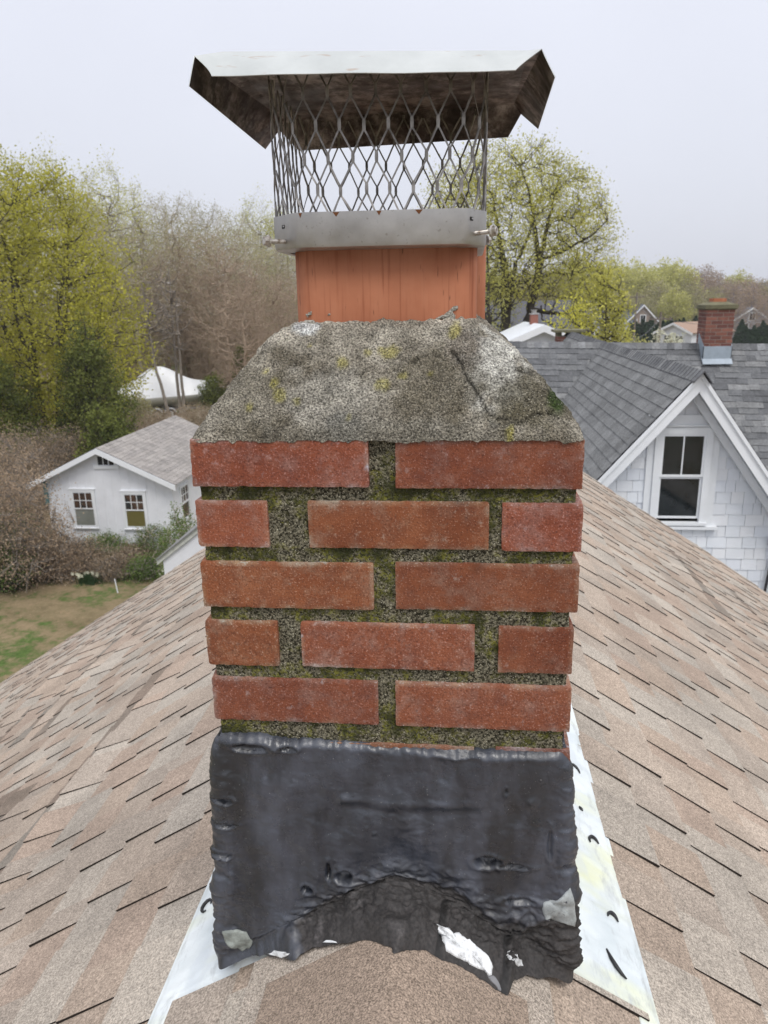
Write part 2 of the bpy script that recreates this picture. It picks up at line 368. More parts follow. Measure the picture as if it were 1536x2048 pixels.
house = thing('house', 'tan shingled gable roof of the house, running away on both sides of the brick chimney', 'house', (0, 0, 0))
TANS = [(0.375, 0.295, 0.235), (0.40, 0.325, 0.265), (0.37, 0.30, 0.245), (0.385, 0.335, 0.285), (0.41, 0.355, 0.30), (0.37, 0.285, 0.228), (0.36, 0.30, 0.25)]
TANS = [tuple(1.02*v*q_ for v, q_ in zip(t_, (.985, 1.0, 1.0))) for t_ in TANS]
cs = 1/math.hypot(1, S)
g = np.random.default_rng(11)
for side in (-1, 1):
    O = (0, YN, ZR); U = (0, 1, 0); D = (side*cs, 0, -S*cs); N = (side*S*cs, 0, cs)
    lift = {}
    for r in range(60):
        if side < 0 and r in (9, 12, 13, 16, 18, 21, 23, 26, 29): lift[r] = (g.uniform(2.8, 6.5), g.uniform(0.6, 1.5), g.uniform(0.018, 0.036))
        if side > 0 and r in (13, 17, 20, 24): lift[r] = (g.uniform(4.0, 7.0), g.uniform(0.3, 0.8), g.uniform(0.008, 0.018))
    ph = g.uniform(0, 9)
    NZ = {}
    def warp(u, d, r, lift=lift, side=side, ph=ph):
        h = 0.006*math.sin(u*1.9+ph+d*0.7)*math.sin(d*2.3+ph)+0.003*math.sin(u*5.1+d*3.3)
        h *= min(1, d/0.8)
        if r in lift:
            c_, w_, a_ = lift[r]; x = (u-c_)/w_
            if abs(x) < 1: h += a_*(1-x*x)**2*max(0, (d/0.143-r+0.2))
        return h
    def skip(a, b, d0, d1, side=side):
        # nothing over the flashing (|x|<.36 beside the chimney) nor inside the chimney
        x0 = d0*cs; x1 = d1*cs; y0, y1 = a+YN, b+YN
        lim = 0.362
        if x0 < lim-0.02:
            front = 0.035 if side > 0 else -0.002
            if y0 < front: return (a, min(b, front-YN))
            if y1 > 0.98: return (max(a, 0.98-YN), b)
            return None
        return (a, b)
    def lift_shade(u, r, lift=lift):  # shade below a lifted course, painted as a darker tab tone
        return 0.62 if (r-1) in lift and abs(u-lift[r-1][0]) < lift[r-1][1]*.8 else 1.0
    V, Fc, M, Cc = shingles(O, U, D, N, YF-YN, EAVE/cs, 0.143, g, TANS, wr=(0.06, 0.21), skip=skip, warp=warp, seg=3, lift_shade=lift_shade)
    # clip the courses that straddle the flashing edge back to x=.36
    V = np.array(V); ins = (np.abs(V[:, 0]) < 0.358) & (V[:, 1] > (0.04 if side > 0 else 0.002)) & (V[:, 1] < 0.975)
    b_ = V[ins]; dz = (0.358-np.abs(b_[:, 0])); b_[:, 0] = side*0.358; b_[:, 2] -= S*dz; V[ins] = b_
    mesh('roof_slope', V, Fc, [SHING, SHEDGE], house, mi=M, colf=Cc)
    mb = MB(); mb.poly([(0, YN, ZR-.025), (0, YF-.01, ZR-.025), (side*EAVE, YF-.01, ZR-.025-S*EAVE), (side*EAVE, YN, ZR-.025-S*EAVE)][::side], N, 0.05)
    mb.build('roof_deck', paint('roof_felt', (0.05, 0.045, 0.04)), house)
    mb = MB()
    mb.bar((0, YF-.035, ZR-.13), (side*(EAVE+.02), YF-.035, ZR-.13-S*(EAVE+.02)), 0.02, 0.14, (0, 0, 1)); mb.build('rake_board', WHITE, house)
# ridge caps: short bent pieces, lapped towards the camera
CT = [(0.30, 0.235, 0.185), (0.34, 0.27, 0.22), (0.36, 0.30, 0.25), (0.28, 0.22, 0.175)]
V = []; Fc = []; M = []; Cc = []
g = np.random.default_rng(5)
y = YF
while y > YN:
    y0 = y-0.143; lap = y+0.03
    if y < 0.5 and V and V[0][1] > 1: mesh('ridge_cap', V, Fc, [SHCAP, SHEDGE], house, mi=M, colf=Cc); V = []; Fc = []; M = []; Cc = []
    if not (y > -0.02 and y0 < 0.83):
        hw = 0.150+g.normal()*0.003
        if y0 < -0.02 and y0 > -.5: hw = 0.172
        xs = np.linspace(-hw, hw, 15)+g.normal()*0.004; t = CT[g.integers(4)]; b0 = len(V)
        for (yy, hh) in ((lap, 0.002), (y0, 0.011), (y0, 0.0)):
            for x in xs: V.append((x, yy, float(zroof(x))-0.008+hh+0.004))
        for j in range(2):
            for i in range(14):
                Fc.append((b0+j*15+i, b0+j*15+i+1, b0+(j+1)*15+i+1, b0+(j+1)*15+i)[::-1]); M.append(0 if j == 0 else 1); Cc.append(t)
        q = len(V)
        for x in (xs[0], xs[-1]):
            for yy in (lap, y0): V.append((x, yy, float(zroof(x))-0.012))
        Fc.append((b0, b0+15, q+1, q)); M.append(1); Cc.append(t)
        Fc.append((b0+14, q+2, q+3, b0+29)); M.append(1); Cc.append(t)
    y = y0
for (y0, y1, hw, t) in ((-0.42, -0.028, 0.207, (0.40, 0.345, 0.29)),):
    xs = np.linspace(-hw, hw, 17); b0 = len(V)
    for (yy, hh) in ((y1, -0.002), (y0, 0.0)):
        for x in xs: V.append((x, yy, float(zroof(x))-0.0095+hh+0.004))
    for i in range(16): Fc.append((b0+i, b0+i+1, b0+17+i+1, b0+17+i)[::-1]); M.append(0); Cc.append(t)
    for i in (0, 16):
        q = len(V); V += [(V[b0+i][0], V[b0+i][1], V[b0+i][2]-.009), (V[b0+17+i][0], V[b0+17+i][1], V[b0+17+i][2]-.009)]
        Fc.append((b0+i, b0+17+i, q+1, q)); M.append(1); Cc.append(t)
mesh('ridge_cap', V, Fc, [SHCAP, SHEDGE], house, mi=M, colf=Cc)
mb = MB()
hw = EAVE-0.45
for yy in (YF-.35, YN+.35):
    mb = MB(); mb.poly([(-hw, yy, -7.6), (hw, yy, -7.6), (hw, yy, ZR-.12-S*hw), (0, yy, ZR-.12), (-hw, yy, ZR-.12-S*hw)], (0, -1, 0), 0.12); mb.build('gable_wall', WSHAKE, house)
for s in (-1, 1): mb = MB(); mb.box((s*hw-.06, YN+.50, -7.6), (s*hw+.06, YF-.36, ZR-.14-S*hw)); mb.build('side_wall', WSHAKE, house)

# ================================================================== CHIMNEY
chim = thing('chimney', 'red brick chimney with sloped cement crown, clay flues and black tar round its foot', 'chimney', (0, 0, 0))
def rbox(x0, x1, y0, y1, z0, z1, st, r, amp, sc_, seed, chip=0.0, oct=3):
    lo = np.array([x0, y0, z0]); hi = np.array([x1, y1, z1]); Vs = []; Fs = []; off = 0
    ax = [np.linspace(lo[i], hi[i], max(2, int(round((hi[i]-lo[i])/st[i]))+1)) for i in range(3)]
    for a in range(3):
        b, c_ = (a+1) % 3, (a+2) % 3
        for side in (0, 1):
            A, B = np.meshgrid(ax[b], ax[c_], indexing='ij'); P = np.zeros((A.size, 3))
            P[:, a] = hi[a] if side else lo[a]; P[:, b] = A.ravel(); P[:, c_] = B.ravel()
            f = gridf(len(ax[b]), len(ax[c_]), off)
            if not side: f = f[:, ::-1]
            Vs.append(P); Fs.append(f); off += len(P)
    P = np.concatenate(Vs); Fs = np.concatenate(Fs)
    q = np.clip(P, lo+r, hi-r); dv = P-q; ln = np.linalg.norm(dv, axis=1)[:, None]+1e-9; dv /= ln
    edge = np.clip((np.abs(dv) > 0.2).sum(1)-1, 0, 2)
    P = q+dv*r
    dsp = amp*fbm(P, sc_, oct, seed)-chip*edge*np.clip(fbm(P, 120, 3, seed+5)+0.12, 0, 1)
    return P+dv*dsp[:, None], Fs
rows = [  # z0, z1, bricks as pixel x-ranges at a row centre y
    (0.5355, 0.5945, 925, [(375, 738), (790, 1172)]),
    (0.4580, 0.5180, 1050, [(390, 537), (616, 979), (1003, 1163)]),
    (0.3785, 0.4405, 1170, [(403, 748), (790, 1159)]),
    (0.2965, 0.3595, 1290, [(416, 558), (602, 950), (996, 1149)]),
    (0.2145, 0.2785, 1400, [(423, 757), (790, 1145)]),
    (0.1280, 0.1880, 1500, [(425, 580), (622, 950), (990, 1142)]),
    (0.0560, 0.1160, 1600, [(425, 757), (790, 1142)]),
    (-0.022, 0.0380, 1700, [(425, 580), (622, 950), (990, 1142)]),
    (-0.100, -0.040, 1800, [(425, 757), (790, 1142)])]
BV = []; BF = []; BC = []; off = 0; XL, XR, DEP = -0.2465, 0.2210, 0.80
g = np.random.default_rng(3)
def addbrick(*a, tone=1.0, **k):
    global off
    P, f = rbox(*a, **k); BV.append(P); BF.append(f+off); off += len(P)
    tn = np.array([1, 1, 1])*tone
    x0, x1, y0, y1, z0, z1 = a[:6]; dm = np.minimum.reduce([P[:, 0]-x0, x1-P[:, 0], P[:, 2]-z0, z1-P[:, 2]])
    du = sstep(0.0075, 0.0, dm)*np.clip(fbm(P, 38, 3, 501)*1.6+0.35, 0, 1)+0.55*np.clip(fbm(P, 30, 4, 502)*2.4-0.75, 0, 1)
    sm = np.clip(fbm(P, 24, 3, 503)*2-0.6, 0, 1)*0.5
    BC.append((tn*(1-sm)[:, None])*(1+du[:, None]*np.array([0.45, 1.6, 2.3])))
for ri, (z0, z1, py, br) in enumerate(rows):
    zc = (z0+z1)/2; seeN = ri < 5
    xr = [(float(ony(a, py, 0)[0]), float(ony(b, py, 0)[0])) for a, b in br]
    n = len(xr)
    for bi, (a, b) in enumerate(xr):
        if bi == 0: a = XL+g.normal()*0.001
        if bi == n-1: b = XR+g.normal()*0.001
        dep = 0.092 if (b-a) > 0.15 or bi == 1 else 0.203
        st = (0.0035, 0.02, 0.0035) if seeN else (0.02, 0.03, 0.02)
        y0 = g.normal()*0.0008-(0.002 if ri == 0 else 0)
        w0 = g.normal()*0.001; 
        addbrick(a, b, y0, dep, z0+w0, z1+w0, st, 0.0016, 0.0005, 60, 10*ri+bi, tone=np.array([1, 1, 1])*g.uniform(0.86, 1.12)*np.array([1, g.uniform(.94, 1.1), g.uniform(.95, 1.15)]), chip=0.0017)
    # flanks and back
    for sx in (0, 1):
        yy = 0.11 if (ri % 2 == 0) else 0.215
        while yy < DEP-0.05:
            y2 = min(yy+0.203, DEP)
            xa, xb = (XL, XL+0.092) if sx == 0 else (XR-0.092, XR)
            addbrick(xa, xb, yy, y2, z0, z1, (0.02, 0.008, 0.008), 0.0025, 0.001, 45, 100+ri*9+int(yy*30), tone=g.uniform(0.85, 1.1), chip=0.0028)
            yy = y2+0.018
    for xx in np.arange(XL+(0.11 if ri % 2 else 0.0), XR-0.12, 0.22):
        addbrick(xx+0.11, min(xx+0.313, XR-0.1), DEP-0.092, DEP, z0, z1, (0.02, 0.03, 0.02), 0.0025, 0.001, 45, 300+ri, tone=1.0, chip=0.0)
mesh('brickwork', np.concatenate(BV), np.concatenate(BF), BRICK, chim, smooth=True, col=np.concatenate(BC))
P, f = rbox(XL+0.007, XR-0.007, 0.0048, DEP-0.007, -0.24, 0.597, (0.0035, 0.02, 0.0035), 0.004, 0.0030, 70, 77, oct=4)
mesh('mortar', P, f, MORTAR, chim, smooth=True, col=np.ones((len(P), 3)))

# crown -----------------------------------------------------------------
def oncrown(px, py):
    d = ray(px, py); t = (0.78*(CAM[2]-0.597)-CAM[1])/(d[1]-0.78*d[2]); return CAM+d*t
xs = np.arange(-0.2425, 0.2188, 0.0026)
ys = np.concatenate([np.arange(-0.004, 0.13, 0.0024), np.arange(0.13, 0.70, 0.008), np.arange(0.70, 0.806, 0.004)])
X, Y = np.meshgrid(xs, ys, indexing='ij'); X = X.ravel(); Y = Y.ravel()
wob = fbm(np.stack([X, Y, X*0], 1), 16, 3, 4)
ts = np.stack([(X+0.244)/0.114, (0.2195-X)/0.130, (Y+0.0045)/0.100, (0.805-Y)/0.10], 1)
ts = np.clip(ts, 0, None); kk = 9.0
t = -np.log(np.exp(-kk*ts).sum(1))/kk+0.03
t = np.clip(t+wob*0.02, 0, 1)
Z = 0.5935+0.131*(1-(1-t)**1.36)
nx, ny = len(xs), len(ys)
Zg = Z.reshape(nx, ny); gx = np.gradient(Zg, xs, axis=0); gy = np.gradient(Zg, ys, axis=1)
Nn = np.stack([-gx.ravel(), -gy.ravel(), np.ones(nx*ny)], 1); Nn /= np.linalg.norm(Nn, axis=1)[:, None]
P = np.stack([X, Y, Z], 1)
d = 0.0042*fbm(P, 20, 3, 31)+0.0040*fbm(P*np.array([1, 1, 1.8]), 70, 3, 32)+0.0030*fbm(P, 200, 2, 33)
pit = np.clip(fbm(P, 48, 3, 36)-0.28, 0, 1); d -= 0.010*pit
def polydist(pts, A, B):
    dd = np.full(len(A), 9.0)
    for (a, b), (c_, e_) in zip(pts[:-1], pts[1:]):
        vx, vz = c_-a, e_-b; L2 = vx*vx+vz*vz; tt = np.clip(((A-a)*vx+(B-b)*vz)/L2, 0, 1)
        dd = np.minimum(dd, np.hypot(A-a-tt*vx, B-b-tt*vz))
    return dd
jx = X+0.003*fbm(P, 60, 2, 40); jz = Z+0.003*fbm(P, 60, 2, 41)
def cw(pts): return [(float(q[0]), float(q[2])) for q in (oncrown(*p) for p in pts)]
front = sstep(0.13, 0.10, Y)
crack = polydist(cw([(905, 700), (925, 725), (935, 755), (960, 792), (972, 815), (990, 830), (1015, 842), (1045, 843), (1060, 830), (1085, 822), (1105, 822)]), jx, jz)
crack2 = polydist(cw([(785, 690), (800, 712), (830, 720), (850, 705), (890, 712)]), jx, jz)
crack3 = polydist(cw([(600, 765), (640, 745), (665, 735)]), jx, jz)
crack4 = polydist(cw([(1030, 735), (1075, 745), (1095, 760)]), jx, jz)
cg = np.maximum.reduce([np.clip(1.2-crack/0.0019, 0, 1), np.clip(1-crack2/0.0018, 0, 1)*.7, np.clip(1-crack3/0.0018, 0, 1)*.5, np.clip(1-crack4/0.003, 0, 1)*.8])*front
d = d*(1-0.3*cg)-0.003*cg
d += 0.0007*sstep(0.004, 0.0, np.abs(crack-0.004))*front*sstep(0.0, .4, fbm(P, 20, 2, 44)+.2)
near = sstep(0.016, 0.004, np.minimum.reduce([X+0.2425, 0.2185-X, Y+0.004, 0.804-Y]))
d = d*(1-near)+np.clip(d, 0.0012, .004)*near
P = P+Nn*d[:, None]
edge = (X < -0.2415) | (X > 0.2165) | (Y < -0.003) | (Y > 0.803)
P[~edge, 2] = np.maximum(P[~edge, 2], 0.5955)
P[edge, 2] = 0.5925+0.007*np.clip(fbm(P[edge], 90, 3, 9), -1, 0.1)
# colours (stains that belong to the cement)
big = fbm(P, 7, 4, 50); med = fbm(P, 26, 4, 51)
cA = np.array([0.45, 0.415, 0.345]); cB = np.array([0.15, 0.132, 0.10]); cD = np.array([0.52, 0.52, 0.49])
w = np.clip(0.50+big*1.5+med*1.0-0.25*sstep(.65, .60, Z), 0, 1)[:, None]
C_ = cB*(1-w)+cA*w
def spot(px, py, rx, rz, seed=0, rough=0.6):
    q = oncrown(px, py); a = np.hypot((X-q[0])/rx, (Z-q[2])/rz)+rough*fbm(P, 50, 3, seed)
    return (np.clip(1.25-a, 0, 1)*front)[:, None]
def lay(C_, mk, c, s=1.0): mk = np.clip(mk*2*s, 0, s); return C_*(1-mk)+np.array(c)*mk
C_ = lay(C_, spot(985, 735, 0.036, 0.045, 1, .9), (0.58, 0.57, 0.52), 0.8)
C_ = lay(C_, spot(660, 790, 0.06, 0.03, 2), (0.40, 0.38, 0.33), 0.6)
C_ = lay(C_, spot(880, 770, 0.055, 0.045, 3), (0.11, 0.095, 0.065), 0.75)
C_ = lay(C_, spot(1060, 800, 0.05, 0.03, 4), (0.09, 0.08, 0.05), 0.75)
C_ = lay(C_, spot(500, 790, 0.05, 0.04, 5), (0.15, 0.135, 0.10), 0.5)
C_ = lay(C_, spot(930, 690, 0.02, 0.022, 6), (0.14, 0.12, 0.10), 0.6)
C_ = lay(C_, spot(615, 652, 0.018, 0.009, 7), (0.62, 0.63, 0.62), 0.9)
C_ = lay(C_, spot(690, 860, 0.02, 0.02, 8), (0.10, 0.105, 0.10), 0.5)
C_ = lay(C_, spot(770, 862, 0.12, 0.014, 9), (0.20, 0.19, 0.16), 0.5)
for i, (px, py, rr) in enumerate([(782, 705, .012), (770, 766, .011), (805, 750, .007), (690, 720, .008), (566, 792, .010), (556, 765, .008), (540, 740, .006), (700, 832, .006), (740, 700, .006), (910, 663, .009), (505, 812, .005), (862, 745, .005), (625, 690, .005), (1020, 860, .006), (600, 800, .006)]):
    C_ = lay(C_, spot(px, py, rr*.8, rr*.7, 20+i, 1.3), (0.31, 0.28, 0.06) if i % 3 else (0.38, 0.34, 0.07), 0.55)
C_ = lay(C_, spot(1117, 800, 0.013, 0.013, 60, 0.5), (0.035, 0.055, 0.015), 0.95)
C_ = C_*(1-0.85*cg[:, None])
mesh('crown', P, gridf(nx, ny), CROWN, chim, smooth=True, col=np.clip(C_, 0, 1))
# mortar smears left on the flue
MS = sandy('mortar_smear', False, (0.2, 0.19, 0.16), (0.45, 0.43, 0.38))
def blob(outline, Y, t, seed, st=0.0022):
    pts = [ony(px, py, Y) for px, py in outline]; xs_ = [p[0] for p in pts]; zs_ = [p[2] for p in pts]
    A, B = np.meshgrid(np.arange(min(xs_)-.002, max(xs_)+.002, st), np.arange(min(zs_)-.002, max(zs_)+.002, st), indexing='ij')
    sh = A.shape; A = A.ravel(); B = B.ravel(); ins = np.zeros(len(A), bool); n = len(pts)
    for i in range(n):
        x1, z1, x2, z2 = xs_[i], zs_[i], xs_[(i+1) % n], zs_[(i+1) % n]
        ins ^= ((z1 > B) != (z2 > B)) & (A < (x2-x1)*(B-z1)/(z2-z1+1e-12)+x1)
    dd = polydist(list(zip(xs_, zs_))+[(xs_[0], zs_[0])], A, B); sdv = np.where(ins, dd, -dd)
    Pp = np.stack([A, np.full(len(A), Y), B], 1)
    h = t*np.sqrt(np.clip(sdv/(t*1.5), 0, 1))*(0.75+0.5*fbm(Pp, 120, 2, seed))
    keep = sdv > -st*.8; Pp[:, 1] = Y-h+np.where(ins, 0, 0.001)
    f = gridf(*sh); f = f[keep[f].all(1)]
    used, inv = np.unique(f, return_inverse=True); return Pp[used], inv.reshape(f.shape)
# flue liners ---------------------------------------------------------------
def rrect(x0, x1, y0, y1, r, n=6):
    pts = []
    for cx, cy, a0 in ((x1-r, y0+r, -90), (x1-r, y1-r, 0), (x0+r, y1-r, 90), (x0+r, y0+r, 180)):
        for i in range(n+1):
            a = R(a0+90*i/n); pts.append((cx+r*math.cos(a), cy+r*math.sin(a)))
    return pts
def flue(x0, x1, y0, y1, z0, z1):
    o = rrect(x0-.0022, x1+.0015, y0, y1, 0.028); i_ = rrect(x0+.018, x1-.018, y0+.018, y1-.018, 0.020); n = len(o)
    mb = MB(); V = [(x, y, z0) for x, y in o]+[(x, y, z1) for x, y in o]+[(x, y, z1) for x, y in i_]+[(x, y, z0) for x, y in i_]
    Fc = []
    for j in range(3):
        for k_ in range(n): Fc.append((j*n+k_, j*n+(k_+1) % n, (j+1)*n+(k_+1) % n, (j+1)*n+k_))
    mb.add(V, Fc[:2*n], 0); mb.F += [list(f) for f in Fc[2*n:]]; mb.M += [1]*n
    b = len(mb.V); mb.V += [(x, y, z0+.02) for x, y in i_]; mb.C += [(1, 1, 1)]*n; mb.F.append([b+k_ for k_ in range(n)]); mb.M.append(1)
    o_ = mb.build('flue_liner', [CLAY, SOOT], chim, smooth=False)
    for p in o_.data.polygons: p.use_smooth = abs(p.normal[2]) < 0.5
    return o_
fl1 = flue(-0.1295, 0.0955, 0.10, 0.33, 0.700, 0.822); fl1['label'] = 'front clay flue under the metal cap'
fl2 = flue(-0.104, 0.118, 0.46, 0.69, 0.700, 0.845); fl2['label'] = 'rear clay flue, mostly hidden'
PV = []; PF = []; o_ = 0
for ol, tt, sd_ in (([(868, 638), (890, 628), (905, 614), (917, 611), (916, 618), (905, 624), (911, 632), (910, 646), (895, 640)], .005, 1),
                    ([(590, 665), (596, 646), (612, 641), (628, 641), (640, 652), (636, 666)], .006, 2),
                    ([(610, 630), (622, 623), (624, 628), (614, 634)], .002, 3), ([(655, 628), (661, 626), (661, 631), (656, 631)], .002, 4),
                    ([(918, 655), (922, 642), (934, 640), (946, 646), (952, 660), (940, 668), (925, 666)], .007, 5)):
    p_, f_ = blob(ol, 0.0995, tt, sd_, 0.0015); mesh('mortar_smear', p_, f_, MS, chim, smooth=True, col=np.ones((len(p_), 3)))

# flashing -------------------------------------------------------------------
for side in (-1, 1):
    nu, nv = 70, 200
    face = XR if side > 0 else -XL
    us = np.linspace(0, 1, nu); yv = np.linspace(-0.30 if side < 0 else -0.16, 0.97, nv)
    A, B = np.meshgrid(us, yv, indexing='ij'); A = A.ravel(); B = B.ravel()
    x = face+0.002+(0.378-face)*np.clip((A-0.25)/0.75, 0, 1); x = x-0.065*np.clip((0.25-A)/0.25, 0, 1)*sstep(0.012, 0.004, B); z = ZR+0.003-S*x
    z = z+np.where(A < 0.25, (0.25-A)/0.25*0.10, 0)*sstep(-0.005, 0.005, B)
    Pq = np.stack([x*side, B, z], 1)
    bumpz = 0.0035*fbm(Pq, 9, 3, 3)+0.0015*fbm(Pq*np.array([1, 3, 1]), 20, 2, 5)
    seam = np.abs(((B-0.16*side+A*0.05) % 0.21)-0.105); bumpz += 0.002*sstep(0.105, 0.102, seam)+0.0015*np.where((B*4.7 % 1) > .5, 1, 0)
    fr0 = 0.035 if side > 0 else -0.002
    Pq[:, 2] -= 0.014*sstep(fr0+.003, fr0-.003, B)*sstep(0.348, 0.340, x)
    Pq[:, 2] += bumpz*np.clip(A*4-0.9, 0, 1)*np.where(A > .97, 0.3, 1)
    f = gridf(nu, nv); mesh('flashing', Pq, f if side > 0 else f[:, ::-1], FLASH, chim, smooth=True)

# tar coat --------------------------------------------------------------------
bot = [(428, 1862), (445, 1893), (470, 1905), (500, 1915), (535, 1912), (570, 1914), (600, 1926), (612, 1908), (650, 1896), (700, 1890), (735, 1884), (790, 1897), (850, 1905), (880, 1925),
       (905, 1932), (940, 1952), (975, 1975), (1003, 1994), (1014, 1962), (1040, 1950), (1062, 1955), (1095, 1953), (1120, 1942), (1148, 1918), (1158, 1880)]
bw = np.array([onroof(*p) for p in bot]); order = np.argsort(bw[:, 0]); bx = bw[order, 0]; by = bw[order, 1]
ux = []; 
for y in np.arange(0.80, 0.012, -0.012): ux.append((XL-.001, y, -1, 0))
for a in np.linspace(0, 90, 7)[1:-1]: ux.append((XL-.001+0.006*(1-math.cos(R(a))), 0.006-0.006*math.sin(R(a)), -math.cos(R(a)), -math.sin(R(a))))
for x in np.arange(XL+.006, XR-.006, 0.0022): ux.append((x, 0.0, 0, -1))
for a in np.linspace(0, 90, 7)[1:-1]: ux.append((XR+.001-0.006*(1-math.sin(R(a))), 0.006-0.006*math.cos(R(a)), math.sin(R(a)), -math.cos(R(a))))
for y in np.arange(0.012, 0.81, 0.012): ux.append((XR+.001, y, 1, 0))
ux = np.array(ux); nu, nv = len(ux), 170
bxx = ux[:, 0]; byy = ux[:, 1]; isf = (ux[:, 1] <= 0.0061)
q3 = np.stack([bxx*1.0, byy, byy*0], 1)
ztop = 0.190+0.004*fbm(q3, 30, 3, 1)+0.0035*fbm(q3, 110, 2, 2)+0.006*np.exp(-((bxx+0.205)/0.05)**2)-0.004*sstep(-.1, .0, bxx)
zb = np.where(isf, zroof(bxx)+0.004, -0.034-S*0.25)
yend = np.where(isf, np.interp(bxx, bx, by)+0.005*fbm(np.stack([bxx, 0*bxx, 0*bxx], 1), 70, 3, 99), -0.0)
L2 = np.where(isf, np.clip(-yend, 0.020, 1), 0.018)
L1 = ztop-zb
s = (np.linspace(0, 1, nv)**0.95)[None, :]*(L1+L2)[:, None]
wf = 0.012
e1 = wf*np.logaddexp(0, (s-L1[:, None])/wf); e2 = wf*np.logaddexp(0, -(s-L1[:, None])/wf)
k0 = 1/(1+np.exp(-(s-L1[:, None])/wf))          # 0 on the face, 1 on the roof
dirx = ux[:, 2][:, None]; diry = ux[:, 3][:, None]
Px = bxx[:, None]+dirx*e1*np.where(isf, 0.4, 1)[:, None]; Py = byy[:, None]+diry*e1
flare = np.where(isf, 1, 0)[:, None]*bxx[:, None]*0.07*sstep(0.3, 0.0, e2); Px = Px+flare
Zr = zroof(Px)+0.004
Pz = np.where(isf[:, None], Zr+e2-(Zr-zb[:, None])*sstep(0.1, 0.3, e2), -0.034-S*np.abs(Px)+0.004+e2)
nrm = np.stack([dirx*(1-k0)+np.sign(Px)*0.4*k0, diry*(1-k0), 0.85*k0+0*dirx], 2); nrm /= np.linalg.norm(nrm, axis=2)[:, :, None]+1e-9
P3 = np.stack([Px, Py, Pz], 2).reshape(-1, 3); N3 = nrm.reshape(-1, 3); k0 = k0.ravel()
X_ = P3[:, 0]; Z_ = P3[:, 2]
wv = 0.012*np.stack([fbm(P3, 12, 2, 61), 0*X_, fbm(P3, 12, 2, 62)], 1)
Pw = P3+wv
d = 0.0085+0.0085*fbm(Pw, 8, 2, 70)+0.0040*fbm(Pw*np.array([1.3, 1, .8]), 22, 2, 84)+0.0014*fbm(Pw, 50, 3, 71)
tz = (ztop[:, None]+0*s).ravel()-Z_
cornr = sstep(0.0, 0.04, tz)*np.clip(np.maximum(sstep(XL+0.035, XL, X_), sstep(XR-0.022, XR, X_)), 0, 1)
rid = lambda sc_, sd_: 1-np.abs(fbm(Pw*np.array([1, 1, 1.5]), sc_, 3, sd_))*3.2
d += cornr*(0.004*fbm(Pw, 32, 3, 72)+0.0022*np.clip(rid(38, 73), -1, 1))+0.002*cornr
def fx(px, py): q = ony(px, py, -0.008); return float(q[0]), float(q[2])
arch = polydist([fx(*p) for p in [(580, 1890), (600, 1860), (640, 1812), (700, 1775), (780, 1745), (860, 1752), (930, 1775), (1000, 1830), (1060, 1835), (1120, 1800)]], X_, Z_)
archz = np.interp(X_, [fx(p, 1800)[0] for p in (430, 560, 600, 640, 700, 780, 860, 930, 1000, 1060, 1130)], [fx(800, q)[1] for q in (1950, 1905, 1870, 1812, 1775, 1745, 1752, 1775, 1830, 1835, 1790)])
fr = (P3[:, 1] < 0.01)
below = sstep(0.006, -0.006, Z_-archz+0.016*fbm(P3, 22, 4, 90))*fr
d += 0.0045*(1-below)*fr*sstep(0.10, 0.02, Z_-archz)
am = np.clip(1-arch/0.03, 0, 1)*fr
d += am*(0.0035*np.clip(rid(30, 75), -1, 1)+0.003*fbm(Pw, 60, 3, 76))
d += below*(0.003*fbm(Pw, 30, 4, 77)+0.0022*np.clip(rid(40, 78), -1, 1)+0.0022*fbm(Pw, 150, 3, 81))+0.0018*sstep(.25, .6, fbm(Pw, 55, 3, 82))*np.clip(rid(70, 83), -1, 1)
tz = (ztop[:, None]+0*s).ravel()-Z_
for sc_, w_, sd_, am_ in ((9, 2.2, 401, .0022), (14, 1.6, 402, .0018), (22, 2.6, 403, .0016)):
    q_ = fbm((P3+0.02*np.stack([fbm(P3, 10, 2, sd_+5), 0*X_, fbm(P3, 10, 2, sd_+6)], 1))*np.array([1, 1, w_]), sc_, 3, sd_); d += am_*sstep(0.0, 0.035, q_)*(0.18+0.22*sstep(0.0, 0.5, fbm(P3, 7, 2, 431))+1.0*np.clip(am*1.2+below, 0, 1))
tq = fbm(Pw*np.array([1, 1, 1.8]), 26, 4, 410)*3.2; d += below*0.0032*(np.floor(tq)+sstep(.72, 1, tq-np.floor(tq)))*.8
tl = np.clip(1-tz/0.022, 0, 1)
d += tl*(0.0012*np.clip(rid(50, 79), -1, 1)+0.003*fbm(Pw, 34, 3, 80))
hole = np.zeros(len(X_)); bumpm = 0
for px, py, rx, rz, dp in ((690, 1746, .011, .008, .012), (615, 1775, .008, .006, .012), (706, 1774, .006, .006, .009), (658, 1738, .0035, .013, .006), (975, 1722, .017, .009, .013), (1030, 1733, .02, .004, .006),
                          (880, 1800, .012, .003, .006), (452, 1600, .010, .005, .008), (455, 1650, .012, .004, .007), (450, 1710, .009, .005, .007), (575, 1500, .012, .003, .006), (500, 1497, .022, .006, .006), (915, 1508, .02, .006, .005),
                          (1095, 1497, .012, .005, .006), (1012, 1585, .002, .006, .004), (1100, 1690, .004, .02, .004), (1030, 1857, .007, .004, .01), (1040, 1800, .02, .004, .004), (590, 1895, .012, .008, .008), (800, 1835, .03, .003, .006), (995, 1870, .02, .003, .006)):
    a, b = fx(px, py); rr = np.hypot((X_-a)/rx, (Z_-b)/rz)+0.25*fbm(P3, 90, 2, 7)
    hole = np.maximum(hole, sstep(1.15, 0.75, rr)*min(1, dp/0.006))*1.0; d -= dp*sstep(1.15, 0.6, rr)*fr; d += 0.0022*np.exp(-((rr-1.35)/0.28)**2)*fr
